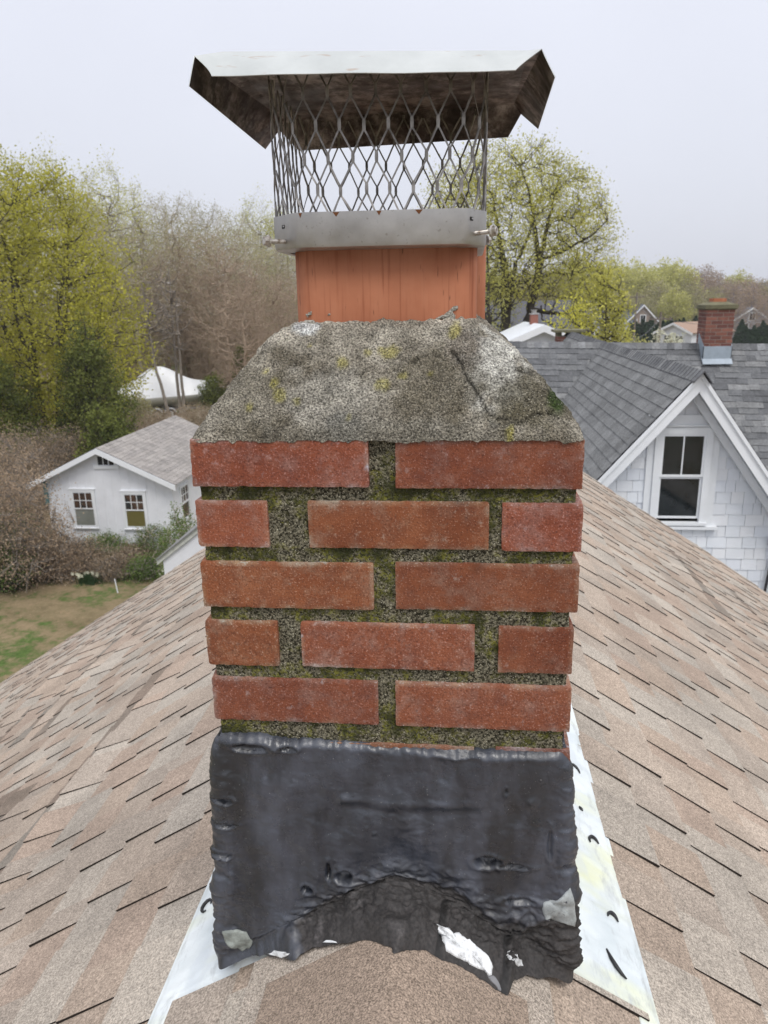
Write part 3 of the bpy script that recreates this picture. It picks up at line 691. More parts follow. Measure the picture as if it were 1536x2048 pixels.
a, b = fx(690, 1597); d += 0.003*np.exp(-((X_-a)**2+(Z_-b)**2)/0.006**2)
a, b = fx(1062, 1605); d += 0.004*np.exp(-((X_-a)**2+(Z_-b)**2)/0.006**2)
cr1 = polydist([fx(*p) for p in [(690, 1606), (760, 1616), (850, 1618), (905, 1610), (945, 1612)]], X_, Z_); side_ = np.clip((Z_-fx(800, 1614)[1])/0.008, -1, 1)
d += 0.0035*np.exp(-(cr1/0.012)**2)*side_*fr
# vertical dents between the two upper bulges
a, b = fx(885, 1545); d -= 0.005*np.exp(-((X_-a)/0.010)**2-((Z_-b)/0.025)**2)*fr
# taper at both ends
vfrac = np.tile(np.linspace(0, 1, nv), nu); endt = np.where(np.repeat(isf, nv), np.clip((1-vfrac)/0.11, 0, 1)**.8, np.sqrt(np.clip((1-vfrac)/0.05, 0, 1))); topt = np.sqrt(np.clip(vfrac/0.02, 0, 1))
topt = topt*np.where(np.repeat(~isf, nv), sstep(0.0, 0.035, tz), 1.0)
inw = np.where(np.repeat(isf, nv), 0.0015, 0.009)*(1-sstep(0.0, 0.03, tz))+cornr*0+0.0075*np.clip(np.maximum(sstep(XL+0.012, XL, X_), sstep(XR-0.012, XR, X_)), 0, 1)*(1-sstep(0.0, 0.025, tz))
dd = (d*endt*topt)-0.004*(1-endt)-0.002*(1-topt)-inw
sidef = 1-0.6*np.repeat(~isf, nv)
P3 = P3+N3*(dd*sidef)[:, None]
up_ = np.array([0.028, 0.032, 0.042]); lo_ = np.array([0.022, 0.019, 0.018])
bw_ = np.clip(below+am*0.3, 0, 1)[:, None]
Ct = up_*(1-bw_)+lo_*bw_
Ct = Ct*(1+0.45*fbm(P3, 20, 3, 95))[:, None]; gr_ = (am*np.clip(fbm(P3, 60, 3, 96)-.1, 0, 1)*1.2)[:, None]; Ct = Ct*(1-gr_)+np.array([.13, .12, .12])*gr_
Ct = Ct*(1-0.7*hole[:, None])
fq = gridf(nu, nv)
keepf = np.ones(len(fq), bool)
to_ = mesh('tar_coat', P3, fq, TAR, chim, smooth=True, col=np.clip(Ct, 0, 1))
a_ = to_.data.attributes.new('Matte', 'FLOAT', 'POINT'); a_.data.foreach_set('value', np.clip(below+.4*am, 0, 1).astype(np.float32))
# pale scraps of membrane showing through the tar, and tar dabs on the flashing
k = Mt('torn_membrane', 0.4); k.base(k.ramp(k.noise(60, 5, 0.7), (0.35, (0.35, 0.35, 0.35)), (0.5, (0.80, 0.82, 0.83)))); k.bump(k.noise(60, 3), 0.5, 0.003); MEMB = k.m
tarP = P3
def drape(outline, lift, th, name, mat, seed=1, st=0.0025):
    """small scrap whose outline is given where it shows on the tar; it lies on the tar surface"""
    from mathutils.bvhtree import BVHTree
    W_ = []
    for px, py in outline:
        dr = ray(px, py); hit = BV_.ray_cast(Vector(CAM), Vector(dr/np.linalg.norm(dr))); W_.append(np.array(hit[0]) if hit[0] else None)
    W_ = [w for w in W_ if w is not None]
    W2 = []
    for i in range(len(W_)):
        for t in (0, .33, .66): W2.append(W_[i]*(1-t)+W_[(i+1) % len(W_)]*t)
    W_ = np.array(W2); W_ = list(W_+0.0022*np.stack([fbm(W_, 160, 2, 1), fbm(W_, 160, 2, 2), fbm(W_, 160, 2, 3)], 1))
    c_ = np.mean(W_, axis=0); mid = len(W_)
    n_ = np.zeros(3)
    for i in range(mid): n_ += np.cross(W_[i]-c_, W_[(i+1) % mid]-c_)
    n_ /= np.linalg.norm(n_)
    if n_@(CAM-c_) < 0: n_ = -n_
    V = []; rings = (1.0, 1.0, 0.93, 0.8, 0.62, 0.42, 0.2)
    for k_, rr in enumerate(rings):
        for i, w in enumerate(W_):
            p = c_+(w-c_)*rr; h = BV_.find_nearest(Vector(p))[0]
            V.append(np.array(h)+n_*((-0.003) if k_ == 0 else lift+th*(0.3 if k_ == 1 else 1)+0.0002*math.sin(i*2.1+k_)))
    V.append(np.array(BV_.find_nearest(Vector(c_))[0])+n_*(lift+th))
    Fc = []
    for k_ in range(len(rings)-1):
        for i in range(mid): Fc.append((k_*mid+i, k_*mid+(i+1) % mid, (k_+1)*mid+(i+1) % mid, (k_+1)*mid+i))
    for i in range(mid): Fc.append(((len(rings)-1)*mid+i, (len(rings)-1)*mid+(i+1) % mid, len(V)-1))
    return mesh(name, V, Fc, mat, chim, smooth=True)
from mathutils.bvhtree import BVHTree
allV = [tuple(v) for v in tarP]; allF = [tuple(int(i) for i in f) for f in fq]
BV_ = BVHTree.FromPolygons(allV, allF)
drape([(873, 1848), (892, 1855), (902, 1868), (915, 1866), (925, 1874), (938, 1878), (948, 1890), (962, 1900), (972, 1908), (980, 1920), (984, 1935), (982, 1950), (975, 1950), (968, 1942), (950, 1935), (935, 1925), (915, 1915), (893, 1903), (890, 1888), (882, 1870), (876, 1860)], 0.001, 0.002, 'membrane_scrap', MEMB)
drape([(975, 1952), (984, 1950), (992, 1958), (1000, 1972), (1002, 1984), (996, 1980), (984, 1966)], 0.001, 0.001, 'membrane_scrap', paint('membrane_grey', (0.2, 0.2, 0.21), .5))
drape([(1086, 1806), (1100, 1800), (1120, 1797), (1130, 1786), (1140, 1776), (1146, 1790), (1149, 1805), (1152, 1830), (1150, 1852), (1130, 1846), (1105, 1838), (1090, 1838), (1085, 1822)], 0.0005, 0.002, 'membrane_scrap', paint('membrane_pale', (0.40, 0.43, 0.43), .5, .6, 60))
drape([(1013, 1905), (1020, 1900), (1030, 1910), (1042, 1922), (1046, 1932), (1036, 1932), (1022, 1920)], 0.0005, 0.001, 'membrane_scrap', MEMB)
drape([(536, 1909), (550, 1902), (570, 1905), (580, 1908), (566, 1916), (548, 1916)], 0.0005, 0.002, 'membrane_scrap', MEMB)
drape([(445, 1862), (470, 1858), (492, 1864), (505, 1880), (500, 1895), (484, 1902), (462, 1895), (448, 1880)], 0.0005, 0.002, 'membrane_scrap', paint('membrane_olive', (0.33, 0.36, 0.33), .5, .7, 60))
drape([(645, 1884), (655, 1880), (672, 1882), (676, 1886), (660, 1890)], 0.0005, 0.001, 'membrane_scrap', MEMB)
mb = MB()
DAB = paint('tar_dab_black', (0.02, 0.02, 0.022), .5)
for (px, py, a0, a1, rr) in ((1190, 1675, 20, 200, .012), (1228, 1828, 10, 170, .011), (1150, 1532, 10, 150, .016), (1166, 1604, 200, 260, .01), (412, 1800, 0, 290, .010), (1255, 1890, 200, 250, .05)):
    q = onroof(px, py); s_ = 1 if px > 800 else -1; q[2] = ZR-S*abs(q[0])+0.009
    pts = []; n_ = 9
    for i in range(n_):
        a = R(a0+(a1-a0)*i/(n_-1)); pts.append((q[0]+rr*math.cos(a)*.8, q[1]+rr*math.sin(a)*1.3, q[2]-S*s_*rr*math.cos(a)*.8))
    mb = MB(); mb.tube(pts, [0.0008+0.0028*math.sin(math.pi*(i+.5)/n_) for i in range(n_)], 5); mb.build('tar_dab', DAB, chim, smooth=True)

# ================================================================== CHIMNEY CAP
cap = thing('flue_cap', 'stainless steel cap with bent lid and diamond mesh bolted on the front clay flue', 'chimney cap', (-0.02, 0.21, 0.81))
ring = [(-0.118, 0.075), (0.084, 0.075), (0.107, 0.112), (0.110, 0.325), (0.086, 0.365), (-0.122, 0.365), (-0.160, 0.325), (-0.1565, 0.118)]
def inset(r_, t):
    c_ = np.mean(np.array(r_), axis=0); return [tuple(c_+(np.array(p)-c_)*(1-t/np.linalg.norm(np.array(p)-c_))) for p in r_]
def ring_round(r_, q=0.009, n=5):
    out = []; k_ = len(r_)
    for i in range(k_):
        p = np.array(r_[i]); a = np.array(r_[i-1]); b = np.array(r_[(i+1) % k_])
        pa = p+(a-p)/np.linalg.norm(a-p)*q; pb = p+(b-p)/np.linalg.norm(b-p)*q
        for j in range(n): t = j/(n-1); out.append(tuple((1-t)**2*pa+2*t*(1-t)*p+t*t*pb))
    return out
rr_ = ring_round(ring); n = len(rr_); zb0, zb1 = 0.8115, 0.8505
V = []
prof = [(0, zb1), (0, zb0+.004), (0.0015, zb0), (0.0035, zb0-0.001), (0.020, zb0-0.003), (0.020, zb0-0.001), (0.0025, zb0+0.003), (0.0012, zb0+.006), (0.0012, zb1)]
for t, z in prof:
    for x, y in inset(rr_, t): V.append((x, y, z+0.0006*math.sin(x*40)+0.006*(x+.02)*0))
Fc = []
for j in range(len(prof)):
    for i in range(n): Fc.append((j*n+i, j*n+(i+1) % n, ((j+1) % len(prof))*n+(i+1) % n, ((j+1) % len(prof))*n+i)[::-1])
band = mesh('base_band', V, Fc, STEEL, cap, smooth=True)
band.data.polygons.foreach_set('use_smooth', [True]*len(Fc))
em = band.modifiers.new('edges', 'EDGE_SPLIT'); em.split_angle = R(40)
# square slots punched in the band, with the clip of the screen showing
for (px, py, nx_, ny_) in ((565, 454, -.73, -.68), (940, 438, .83, -.55)):
    q = ony(px, py, 0.100 if px < 700 else 0.085)
    # place on the chamfer plane
    best = None
    a, b = (np.array(ring[7]), np.array(ring[0])) if px < 700 else (np.array(ring[1]), np.array(ring[2]))
    tt = 0.45 if px < 700 else 0.2; c_ = a+(b-a)*tt; d_ = (b-a)/np.linalg.norm(b-a); nn = np.array([d_[1], -d_[0]])
    z = q[2]; mb = MB()
    for du, dz, w_, h_, mm in ((0, 0, .0062, .0042, 0), (.0010, .0004, .0030, .0018, 1)):
        p0 = c_+nn*(0.0004+0.0003*mm); P_ = [(*(p0+d_*(du-w_/2)), z+dz-h_/2), (*(p0+d_*(du+w_/2)), z+dz-h_/2), (*(p0+d_*(du+w_/2)), z+dz+h_/2), (*(p0+d_*(du-w_/2)), z+dz+h_/2)]
        mb.poly(P_, (*nn, 0), 0.0003, mm)
    mb.build('slot', [SOOT, STEEL], band)
mb = MB()
for px, w_ in ((672, .004), (758, .003), (838, .0045), (600, .002)):
    mb = MB(); q = ony(px, 428, 0.0745)
    mb.poly([(q[0]-w_, .0747, .8502), (q[0]-w_*.5, .0747, .8475), (q[0], .0747, .8450), (q[0]+w_*.6, .0747, .8482), (q[0]+w_, .0747, .8502)], (0, -1, 0), 0.0003)
    mb.build('rust_stain', RUST, band)
# mesh screen ----------------------------------------------------------
rs = [np.array(p) for p in inset(ring_round(ring, 0.018, 6), 0.0015)]
seg = [np.linalg.norm(rs[(i+1) % len(rs)]-rs[i]) for i in range(len(rs))]; cum = np.concatenate([[0], np.cumsum(seg)]); PER = cum[-1]
def onring(sv):
    sv = sv % PER; i = min(int(np.searchsorted(cum, sv, 'right')-1), len(rs)-1)
    t = (sv-cum[i])/seg[i]; a, b = rs[i], rs[(i+1) % len(rs)]; p = a+(b-a)*t; d_ = (b-a)/seg[i]; return p, d_, np.array([d_[1], -d_[0]])
ZM0, ZM1 = 0.846, 1.006
NC = 36; CW = PER/NC; RH = 0.0345
mb = MB(); g = np.random.default_rng(21)
def strip(path, w0, w1, tilt):
    """flat strand following the ring; path = [(s,z,w)]"""
    V = []; k_ = len(path)
    for i, (s_, z, w_) in enumerate(path):
        p, d_, nn = onring(s_)
        ds = path[min(i+1, k_-1)][0]-path[max(i-1, 0)][0]; dz = path[min(i+1, k_-1)][1]-path[max(i-1, 0)][1]
        L = math.hypot(ds, dz); ps, pz = dz/L, -ds/L
        for sg in (-1, 1):
            for th in (-1, 1):
                off = nn*(th*0.0005+sg*tilt)
                V.append((p[0]+d_[0]*ps*sg*w_/2+off[0], p[1]+d_[1]*ps*sg*w_/2+off[1], z+pz*sg*w_/2))
    Fc = []
    for i in range(k_-1):
        b = i*4; q = (b, b+1, b+3, b+2); r = (b+4, b+5, b+7, b+6)
        for j in range(4): Fc.append((q[j], q[(j+1) % 4], r[(j+1) % 4], r[j]))
    mb.add(V, Fc)
rowz = []; z = ZM0-0.006
while z < ZM1+0.03: rowz.append(z); z += RH
jit = {}
def node(c_, r): 
    c_ = c_ % NC if True else c_
    if (c_, r) not in jit: jit[(c_, r)] = (g.normal()*0.0007, g.normal()*0.0007)
    return jit[(c_, r)]
for r, z in enumerate(rowz):
    for c_ in range(NC):
        a = (c_+(0.5 if r % 2 else 0))*CW; j = node(c_, r)
        s_, zz = a+j[0], z+j[1]
        zt = min(zz+0.0065, ZM1+.006)
        if zz-0.0065 < ZM1: strip([(s_, zz-0.0065, .0036), (s_, zz, .0042), (s_, zt, .0036)], 0, 0, 0.0006)
        if r+1 < len(rowz):
            for sg in (-1, 1):
                c2 = (c_ if (r % 2 == 0) else c_+1) if sg > 0 else (c_-1 if r % 2 == 0 else c_)
                a2 = (c2+(0.5 if (r+1) % 2 else 0))*CW; j2 = node(c2 % NC, r+1)
                s2, z2 = a2+j2[0], rowz[r+1]+j2[1]
                s1 = s_+sg*0.0010; s2 = s2-sg*0.0010; z1 = zz+0.0062; z2 -= 0.0062
                if z1 > ZM1: continue
                pts = []
                for t in (0, .12, .35, .65, .88, 1):
                    ez = z1+(z2-z1)*t; es = s1+(s2-s1)*(t+0.012*math.sin(2*math.pi*t)); pts.append((es, min(ez, ZM1+.003), 0.0021))
                strip(pts, 0, 0, 0.0005*sg)
mb.build('mesh_screen', MESHM, cap)
# lid ------------------------------------------------------------------
FL, FR, BR, BL = (-0.188, 0.058, 1.018), (0.146, 0.058, 1.004), (0.152, 0.37, 1.022), (-0.190, 0.37, 1.014)
SFL, SFR = (-0.2155, 0.040, 1.010), (0.1590, 0.040, 1.000)
V = []; F_ = []; 
def patch(c00, c10, c11, c01, nu, nv, bow=0, curl=None):
    b = len(V); A = [np.array(c, float) for c in (c00, c10, c11, c01)]
    n_ = np.cross(A[1]-A[0], A[3]-A[0]); n_ /= np.linalg.norm(n_)
    for i in range(nu):
        for j in range(nv):
            u, v = i/(nu-1), j/(nv-1); p = (A[0]*(1-u)+A[1]*u)*(1-v)+(A[3]*(1-u)+A[2]*u)*v
            p = p+n_*bow*(math.sin(math.pi*u)*math.sin(math.pi*v)+0.25*math.sin(7*u+3)*math.sin(math.pi*v))
            V.append(tuple(p))
    for f in gridf(nu, nv, b): F_.append(tuple(int(x) for x in f))
patch(FL, FR, BR, BL, 24, 16, 0.0015)
# front flange: sides sweep out to the shared tips
def wavy(u): return 0.0005*math.sin(u*9+1)+0.0003*math.sin(u*23)
fb0, fb1 = ony(423, 151, 0.020), ony(1031, 141, 0.020)
def front_flange():
    top = [np.array(SFL)*(1-t)+np.array(FL)*t for t in (0, .35, .7)]+[np.array(FL)*(1-t)+np.array(FR)*t for t in np.linspace(0, 1, 20)]+[np.array(FR)*(1-t)+np.array(SFR)*t for t in (.3, .65, 1)]
    n_ = len(top); b = len(V); nv_ = 7
    for i in range(n_):
        t = i/(n_-1); bt = fb0*(1-t)+fb1*t+np.array((0, wavy(t), .6*wavy(t+.4)))
        for j in range(nv_):
            v = j/(nv_-1); w = abs(2*t-1)**14; V.append(tuple(top[i]*(1-v)+bt*v+np.array((0, -.0012, 0.0006))*math.sin(math.pi*v)*(1-w)+np.array((.004*(1 if t < .5 else -1), 0, -.002))*math.sin(math.pi*v)*w))
    for f in gridf(n_, nv_, b): F_.append(tuple(int(x) for x in f))
front_flange()
def fan(P, c): 
    b = len(V); V.extend([tuple(map(float, p)) for p in P]+[tuple(map(float, c))]); k_ = len(P)
    for i in range(k_-1): F_.append((b+i, b+i+1, b+k_))
def arcpts(a, b, sag, n=6):
    a = np.array(a, float); b = np.array(b, float); sag = np.array(sag, float)
    return [a*(1-t)+b*t+sag*math.sin(math.pi*t) for t in np.linspace(0, 1, n)]
lf0, lf1 = ony(377, 172, 0.030), ony(530, 298, 0.385)
rf0, rf1 = ony(1111, 153, 0.030), ony(1077, 257, 0.385)
patch(SFL, BL, tuple(lf1), tuple(lf0), 16, 6, 0.0015); fan([SFL, BL], FL)
patch(BR, SFR, tuple(rf0), tuple(rf1), 16, 6, 0.0015); fan([BR, SFR], FR)
bb0, bb1 = ony(598, 301, 0.40), ony(1016, 274, 0.40)
patch(BR, BL, tuple(bb0), tuple(bb1), 20, 6, 0.001)
bl = np.array(BL)+(-.012, .016, -.010); br = np.array(BR)+(.012, .016, -.010)
fan([bb0, bl, lf1], BL); fan([rf1, br, bb1], BR)
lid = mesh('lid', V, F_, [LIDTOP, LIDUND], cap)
# orient every face outward from the space under the lid, then thicken
bm = bmesh.new(); bm.from_mesh(lid.data); bmesh.ops.remove_doubles(bm, verts=bm.verts, dist=0.0003)
cc = Vector((0, 0.0, 0.10))
for f in bm.faces:
    f.normal_update()
    if f.normal.dot(f.calc_center_median()-cc) < 0: f.normal_flip()
    f.smooth = True
bm.to_mesh(lid.data); bm.free()
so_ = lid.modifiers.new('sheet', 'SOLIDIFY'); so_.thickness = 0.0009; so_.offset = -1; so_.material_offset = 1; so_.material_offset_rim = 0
es = lid.modifiers.new('edges', 'EDGE_SPLIT'); es.split_angle = R(35)
# bolts ------------------------------------------------------------------
def bolt(p, dirv, L=0.024):
    p = np.array(p, float); d_ = np.array(dirv, float); d_ /= np.linalg.norm(d_)
    mb = MB(); pts = []; rad = []
    k_ = 16
    for i in range(k_*2+1): pts.append(p+d_*(-0.006+(L)*i/(k_*2))); rad.append(0.0029 if i % 2 else 0.0024)
    mb.tube(pts, rad, 10); e_ = p+d_*(L-0.006)
    mb.tube([e_, e_+d_*0.0008, e_+d_*0.0016], [0.0072, 0.0072, 0.0060], 16)
    mb.tube([e_+d_*0.0016, e_+d_*0.0062, e_+d_*0.0068], [0.0056, 0.0056, 0.0048], 6)
    return mb.build('bolt', BOLTM, cap)
bolt((-0.141, 0.094, 0.8205), (-.73, -.68, 0)); bolt((0.0925, 0.090, 0.8235), (.83, -.35, 0.05), 0.027)
bolt((0.100, 0.343, 0.834), (.72, .5, 0)); bolt((-0.141, 0.346, 0.828), (-.7, .7, 0))

# ================================================================== GROUND AND FAR SETTING
GZ = -7.7
def ghei(x, y):
    x = np.asarray(x, float); y = np.asarray(y, float); P_ = np.stack([x, y, 0*x], 1)
    return GZ+0.12*fbm(P_, 0.12, 3, 5)*sstep(5, 20, np.hypot(x, y))-0.0*y
xs = np.concatenate([-np.geomspace(900, 42, 14), np.arange(-40, 41, 1.0), np.geomspace(42, 900, 14)])
ys = np.concatenate([-np.geomspace(900, 12, 12), np.arange(-10, 90, 1.0), np.geomspace(92, 900, 16)])
A, B = np.meshgrid(xs, ys, indexing='ij'); A = A.ravel(); B = B.ravel()
k = Mt('lawn_and_leaf_litter', 0.98, spec=0.1)
n1 = k.noise(0.30, 5, 0.65); n2 = k.noise(1.6, 5, 0.7); n3 = k.noise(9, 4, 0.7)
grass = k.ramp(n3, (0.3, (0.05, 0.085, 0.022)), (0.6, (0.095, 0.145, 0.04)), (0.8, (0.15, 0.18, 0.075)))
dead = k.ramp(n2, (0.3, (0.13, 0.095, 0.055)), (0.5, (0.21, 0.16, 0.095)), (0.72, (0.30, 0.22, 0.14)))
dead = k.mix(k.ramp(k.noise(14, 3, 0.7), (0.58, 0.0), (0.66, 0.8)), dead, (0.34, 0.22, 0.15))
gm = k.mix(0.45, n1, n2)
k.base(k.mix(k.ramp(gm, (0.41, 1.0), (0.49, 0.10)), dead, grass)); k.bump(n3, 0.8, 0.05)
gr = mesh('ground', np.stack([A, B, ghei(A, B)], 1), gridf(len(xs), len(ys)), k.m, smooth=True); tag(gr, 'lawn and leaf litter behind the house', kind='structure')
def gz(x, y): return float(ghei([x], [y])[0])

# ---- windows ---------------------------------------------------------------
def window(parent, x0, x1, z0, z1, Y, fw_, nx_, nz_, lower=None, trim=True, glass=None, ny=-1, upper=True, head=0.0):
    """double-hung sash in a wall that faces ny*Y; x0..x1,z0..z1 is the glazed opening"""
    f = -ny; mb = MB(); d = fw_
    mb.box((x0-d, Y-.035, z0-d*.6), (x0, Y+.03, z1+d)); mb.box((x1, Y-.035, z0-d*.6), (x1+d, Y+.03, z1+d))
    mb.box((x0, Y-.036, z1), (x1, Y+.03, z1+d)); mb.box((x0-d*1.15, Y-.06, z0-d), (x1+d*1.15, Y+.03, z0-d*.55))
    if head: mb.box((x0-d*1.3, Y-.05, z1+d), (x1+d*1.3, Y+.03, z1+d+head))
    fr_ = mb.build('window', WHITE, parent)
    zm = (z0+z1)/2; t = (x1-x0)*0.05
    mb = MB()
    for (a, b, yy, n1_, n2_) in ((zm, z1, Y-.012, nx_, nz_), (z0, zm, Y+.012, 1, 1)):
        mb.box((x0, yy-.012, a), (x0+t, yy+.012, b)); mb.box((x1-t, yy-.012, a), (x1, yy+.012, b))
        mb.box((x0+t, yy-.012, a), (x1-t, yy+.012, a+t*1.1)); mb.box((x0+t, yy-.012, b-t*1.1), (x1-t, yy+.012, b))
        for i in range(1, n1_): xx = x0+t+(x1-x0-2*t)*i/n1_; mb.box((xx-t*.3, yy-.010, a+t*1.1), (xx+t*.3, yy+.010, b-t*1.1))
        for i in range(1, n2_): zz = a+t*1.1+(b-a-2.2*t)*i/n2_; mb.box((x0+t, yy-.0095, zz-t*.3), (x1-t, yy+.0095, zz+t*.3))
    mb.build('sash', WHITE, fr_)
    mb = MB(); mb.box((x0+t*.6, Y-.008, zm), (x1-t*.6, Y-.002, z1-t*.5)); mb.box((x0+t*.6, Y+.008, z0+t*.5), (x1-t*.6, Y+.014, zm))
    mb.build('pane', glass or GLASS, fr_)
    if lower is not None:
        mb = MB(); mb.box((x0+t, Y-.004, z0+t), (x1-t, Y+.004, zm-t*.2)); mb.build('blind', lower, fr_)
    return fr_
def clip(o, planes):
    bm = bmesh.new(); bm.from_mesh(o.data)
    for co_, no_ in planes:
        bmesh.ops.bisect_plane(bm, geom=bm.verts[:]+bm.edges[:]+bm.faces[:], plane_co=co_, plane_no=no_, clear_outer=True)
    bm.to_mesh(o.data); bm.free()

# ================================================================== RIGHT NEIGHBOUR
nb = thing('neighbour_house', 'white shake house with steep grey shingle roof and tall gable, right of the brick chimney', 'house', (3, 12, GZ))
PX, PY, PZ = 2.99, 8.62, -0.15
GREYS = [(0.150, 0.154, 0.160), (0.178, 0.182, 0.186), (0.125, 0.128, 0.134), (0.215, 0.218, 0.220), (0.160, 0.164, 0.170)]
WH = [(1, 1, 1), (0.96, 0.97, 0.98), (0.92, 0.93, 0.95), (0.99, 0.98, 0.97)]
g = np.random.default_rng(8)
SLf, SRt = 1.17, 1.36
def slope_obj(O, U, D, N, ul, dl, name='roof_slope', tones=GREYS, ex=0.135, lo=.006, hi=.014, wr=(.10, .42), root=nb):
    V, Fc, M, Cc = shingles(O, U, D, N, ul, dl, ex, g, tones, lo, hi, wr, seg=1)
    o = mesh(name, V, Fc, [GSHING, GEDGE], root, mi=M, colf=Cc); return o
for sgn, sl_ in ((-1, SLf), (1, SRt)):
    c_ = 1/math.hypot(1, sl_)
    D = (sgn*c_, 0, -sl_*c_); N = (sgn*sl_*c_, 0, c_)
    o = slope_obj((PX, PY, PZ), (0, 1, 0), D, N, 11.6, 3.1/c_ if sgn < 0 else 2.6/c_, tones=[tuple(np.array((.19, .193, .194))*f_) for f_ in (.92, 1, 1.08)], lo=.012, hi=.013, wr=(.15, .5), ex=.15)
    o['label'] = 'grey shingle slope of the cross gable'
    mb = MB(); w_ = 3.1 if sgn < 0 else 2.6
    mb.poly([(PX, PY+.01, PZ-.012), (PX, PY+11.5, PZ-.012), (PX+sgn*w_, PY+11.5, PZ-.012-sl_*w_), (PX+sgn*w_, PY+.01, PZ-.012-sl_*w_)][::sgn], N, 0.06); mb.build('roof_deck', GEDGE, nb)
    # rake boards: outer fascia, shadow moulding, inner frieze
    for wd, dn, yo, dp_, nm in ((0.040, 0.028, -0.045, 0.03, 'drip_moulding'), (0.110, 0.100, -0.02, 0.03, 'rake_board'), (0.09, 0.18, 0.20, 0.03, 'frieze_board')):
        mb = MB(); a = np.array((PX, PY+yo, PZ-dn/c_*1.0)); b = a+np.array(D)*(w_/c_)
        # mitred at the peak: polygon in the gable plane
        u0_ = dn-wd/2; u1_ = dn+wd/2; yy = PY+yo
        P_ = [(PX, yy, PZ-u0_/c_), (PX+sgn*w_, yy, PZ-u0_/c_-sl_*w_), (PX+sgn*w_, yy, PZ-u1_/c_-sl_*w_), (PX, yy, PZ-u1_/c_)]
        mb.poly(P_[::-1] if sgn > 0 else P_, (0, -1, 0), dp_); mb.build(nm, WHITE, nb)
    mb = MB()   # soffit
    P_ = [(PX, PY+.0, PZ-.10), (PX+sgn*w_, PY+.0, PZ-.10-sl_*w_), (PX+sgn*w_, PY+.25, PZ-.10-sl_*w_), (PX, PY+.25, PZ-.10)]
    mb.poly(P_[::sgn], N, 0.02); mb.build('soffit', WHITE, nb)
# gable ridge cap
mb = MB(); y = PY+11.5
while y > PY:
    for sgn, sl_ in ((-1, SLf), (1, SRt)):
        c_ = 1/math.hypot(1, sl_); t = GREYS[g.integers(5)]
        P_ = [np.array((PX, y+.02, PZ+.012)), np.array((PX+sgn*.13*c_*1.3, y+.02, PZ+.012-.13*sl_*c_*1.3)), np.array((PX+sgn*.13*c_*1.3, y-.14, PZ+.024-.13*sl_*c_*1.3)), np.array((PX, y-.14, PZ+.024))]
        b = len(mb.V); mb.V += [tuple(p) for p in P_]+[tuple(p-np.array((0, 0, .02))) for p in P_]; mb.C += [t]*8
        f = [(0, 1, 2, 3), (2, 3, 7, 6), (1, 2, 6, 5)]; mb.F += [[b+i for i in (q[::-1] if sgn < 0 else q)] for q in f]; mb.M += [0, 1, 1]
    y -= 0.14
k = Mt('cap_edge_grey', .95); k.base((.11, .11, .118))
mb.build('ridge_cap', [GSHING, k.m], nb)
# main roof: ridge from left to right behind the gable
RA, RB_ = ony(1040, 685, 15.0), ony(1560, 690, 15.0)
dv = RB_-RA; RA = RA-dv*0.6; RB_ = RB_+dv*0.9; dv = RB_-RA; Lr = np.linalg.norm(dv); Um = dv/Lr
Dm = np.array([0, -1/math.hypot(1, 1.05), -1.05/math.hypot(1, 1.05)]); Dm -= Um*(Dm@Um); Dm /= np.linalg.norm(Dm); Nm = np.cross(Um, Dm)*-1
o = slope_obj(RA, Um, Dm, Nm, Lr, 5.6, lo=.006, hi=.014, ex=0.14, wr=(.12, .5)); o['label'] = 'large grey shingle slope facing the camera'
Db = Dm*np.array([1, -1, 1]); 
mb = MB(); mb.poly([RA-Nm*.02, RB_-Nm*.02, RB_+Dm*5.6-Nm*.02, RA+Dm*5.6-Nm*.02][::-1], Nm, .05); mb.build('roof_deck', GEDGE, nb)
mb = MB(); Nb = Nm*np.array([1, -1, 1]); mb.poly([RA, RB_, RB_+Db*5.6, RA+Db*5.6], Nb, .05); mb.build('roof_slope', paint('grey_shingle_back', (0.16, 0.16, 0.17), .9, .3, 6), nb)
mb = MB(); u = 0.0
while u < Lr:     # ridge cap tabs of alternating tone
    t = np.array(GREYS[g.integers(5)])*g.uniform(.8, 1.5); w_ = 0.145
    for D_, N_, sg in ((Dm, Nm, 1), (Db, Nb, -1)):
        a = RA+Um*u; b_ = RA+Um*(u+w_)
        P_ = [a+N_*.010+(0, 0, .012), b_+N_*.022+(0, 0, .012), b_+D_*.15+N_*.022, a+D_*.15+N_*.010]
        b = len(mb.V); mb.V += [tuple(p) for p in P_]+[tuple(p-N_*.02) for p in P_]; mb.C += [tuple(t)]*8
        f = [(0, 1, 2, 3), (2, 3, 7, 6), (1, 2, 6, 5)]; mb.F += [[b+i for i in (q[::-1] if sg > 0 else q)] for q in f]; mb.M += [0, 1, 1]
    u += w_
mb.build('ridge_cap', [GSHING, GEDGE], nb)
# walls
WY = PY+0.30; wl, wrr = PX-2.75, PX+2.25
V, Fc, M, Cc = shingles((wl, WY, PZ-.2), (1, 0, 0), (0, 0, -1), (0, -1, 0), wrr-wl, 6.9, 0.152, g, WH, .010, .013, (.11, .25), gap=0.004, seg=1, jit=0.001)
WSH2 = Mt('white_shakes', 0.7); WSH2.base(WSH2.mix(1.0, WSH2.attr(), WSH2.ramp(WSH2.noise(3, 5), (0.3, (0.74, 0.765, 0.80)), (0.7, (0.82, 0.84, 0.87))), 'MULTIPLY')); WSH2.bump(WSH2.noise(70, 3, 0.6, WSH2.map(1, 1, .1)), 0.2, .003)
k = Mt('shake_gap', 0.8); k.base((0.42, 0.44, 0.47)); SHG = k.m
o = mesh('gable_wall', V, Fc, [WSH2.m, SHG], nb, mi=M, colf=Cc)
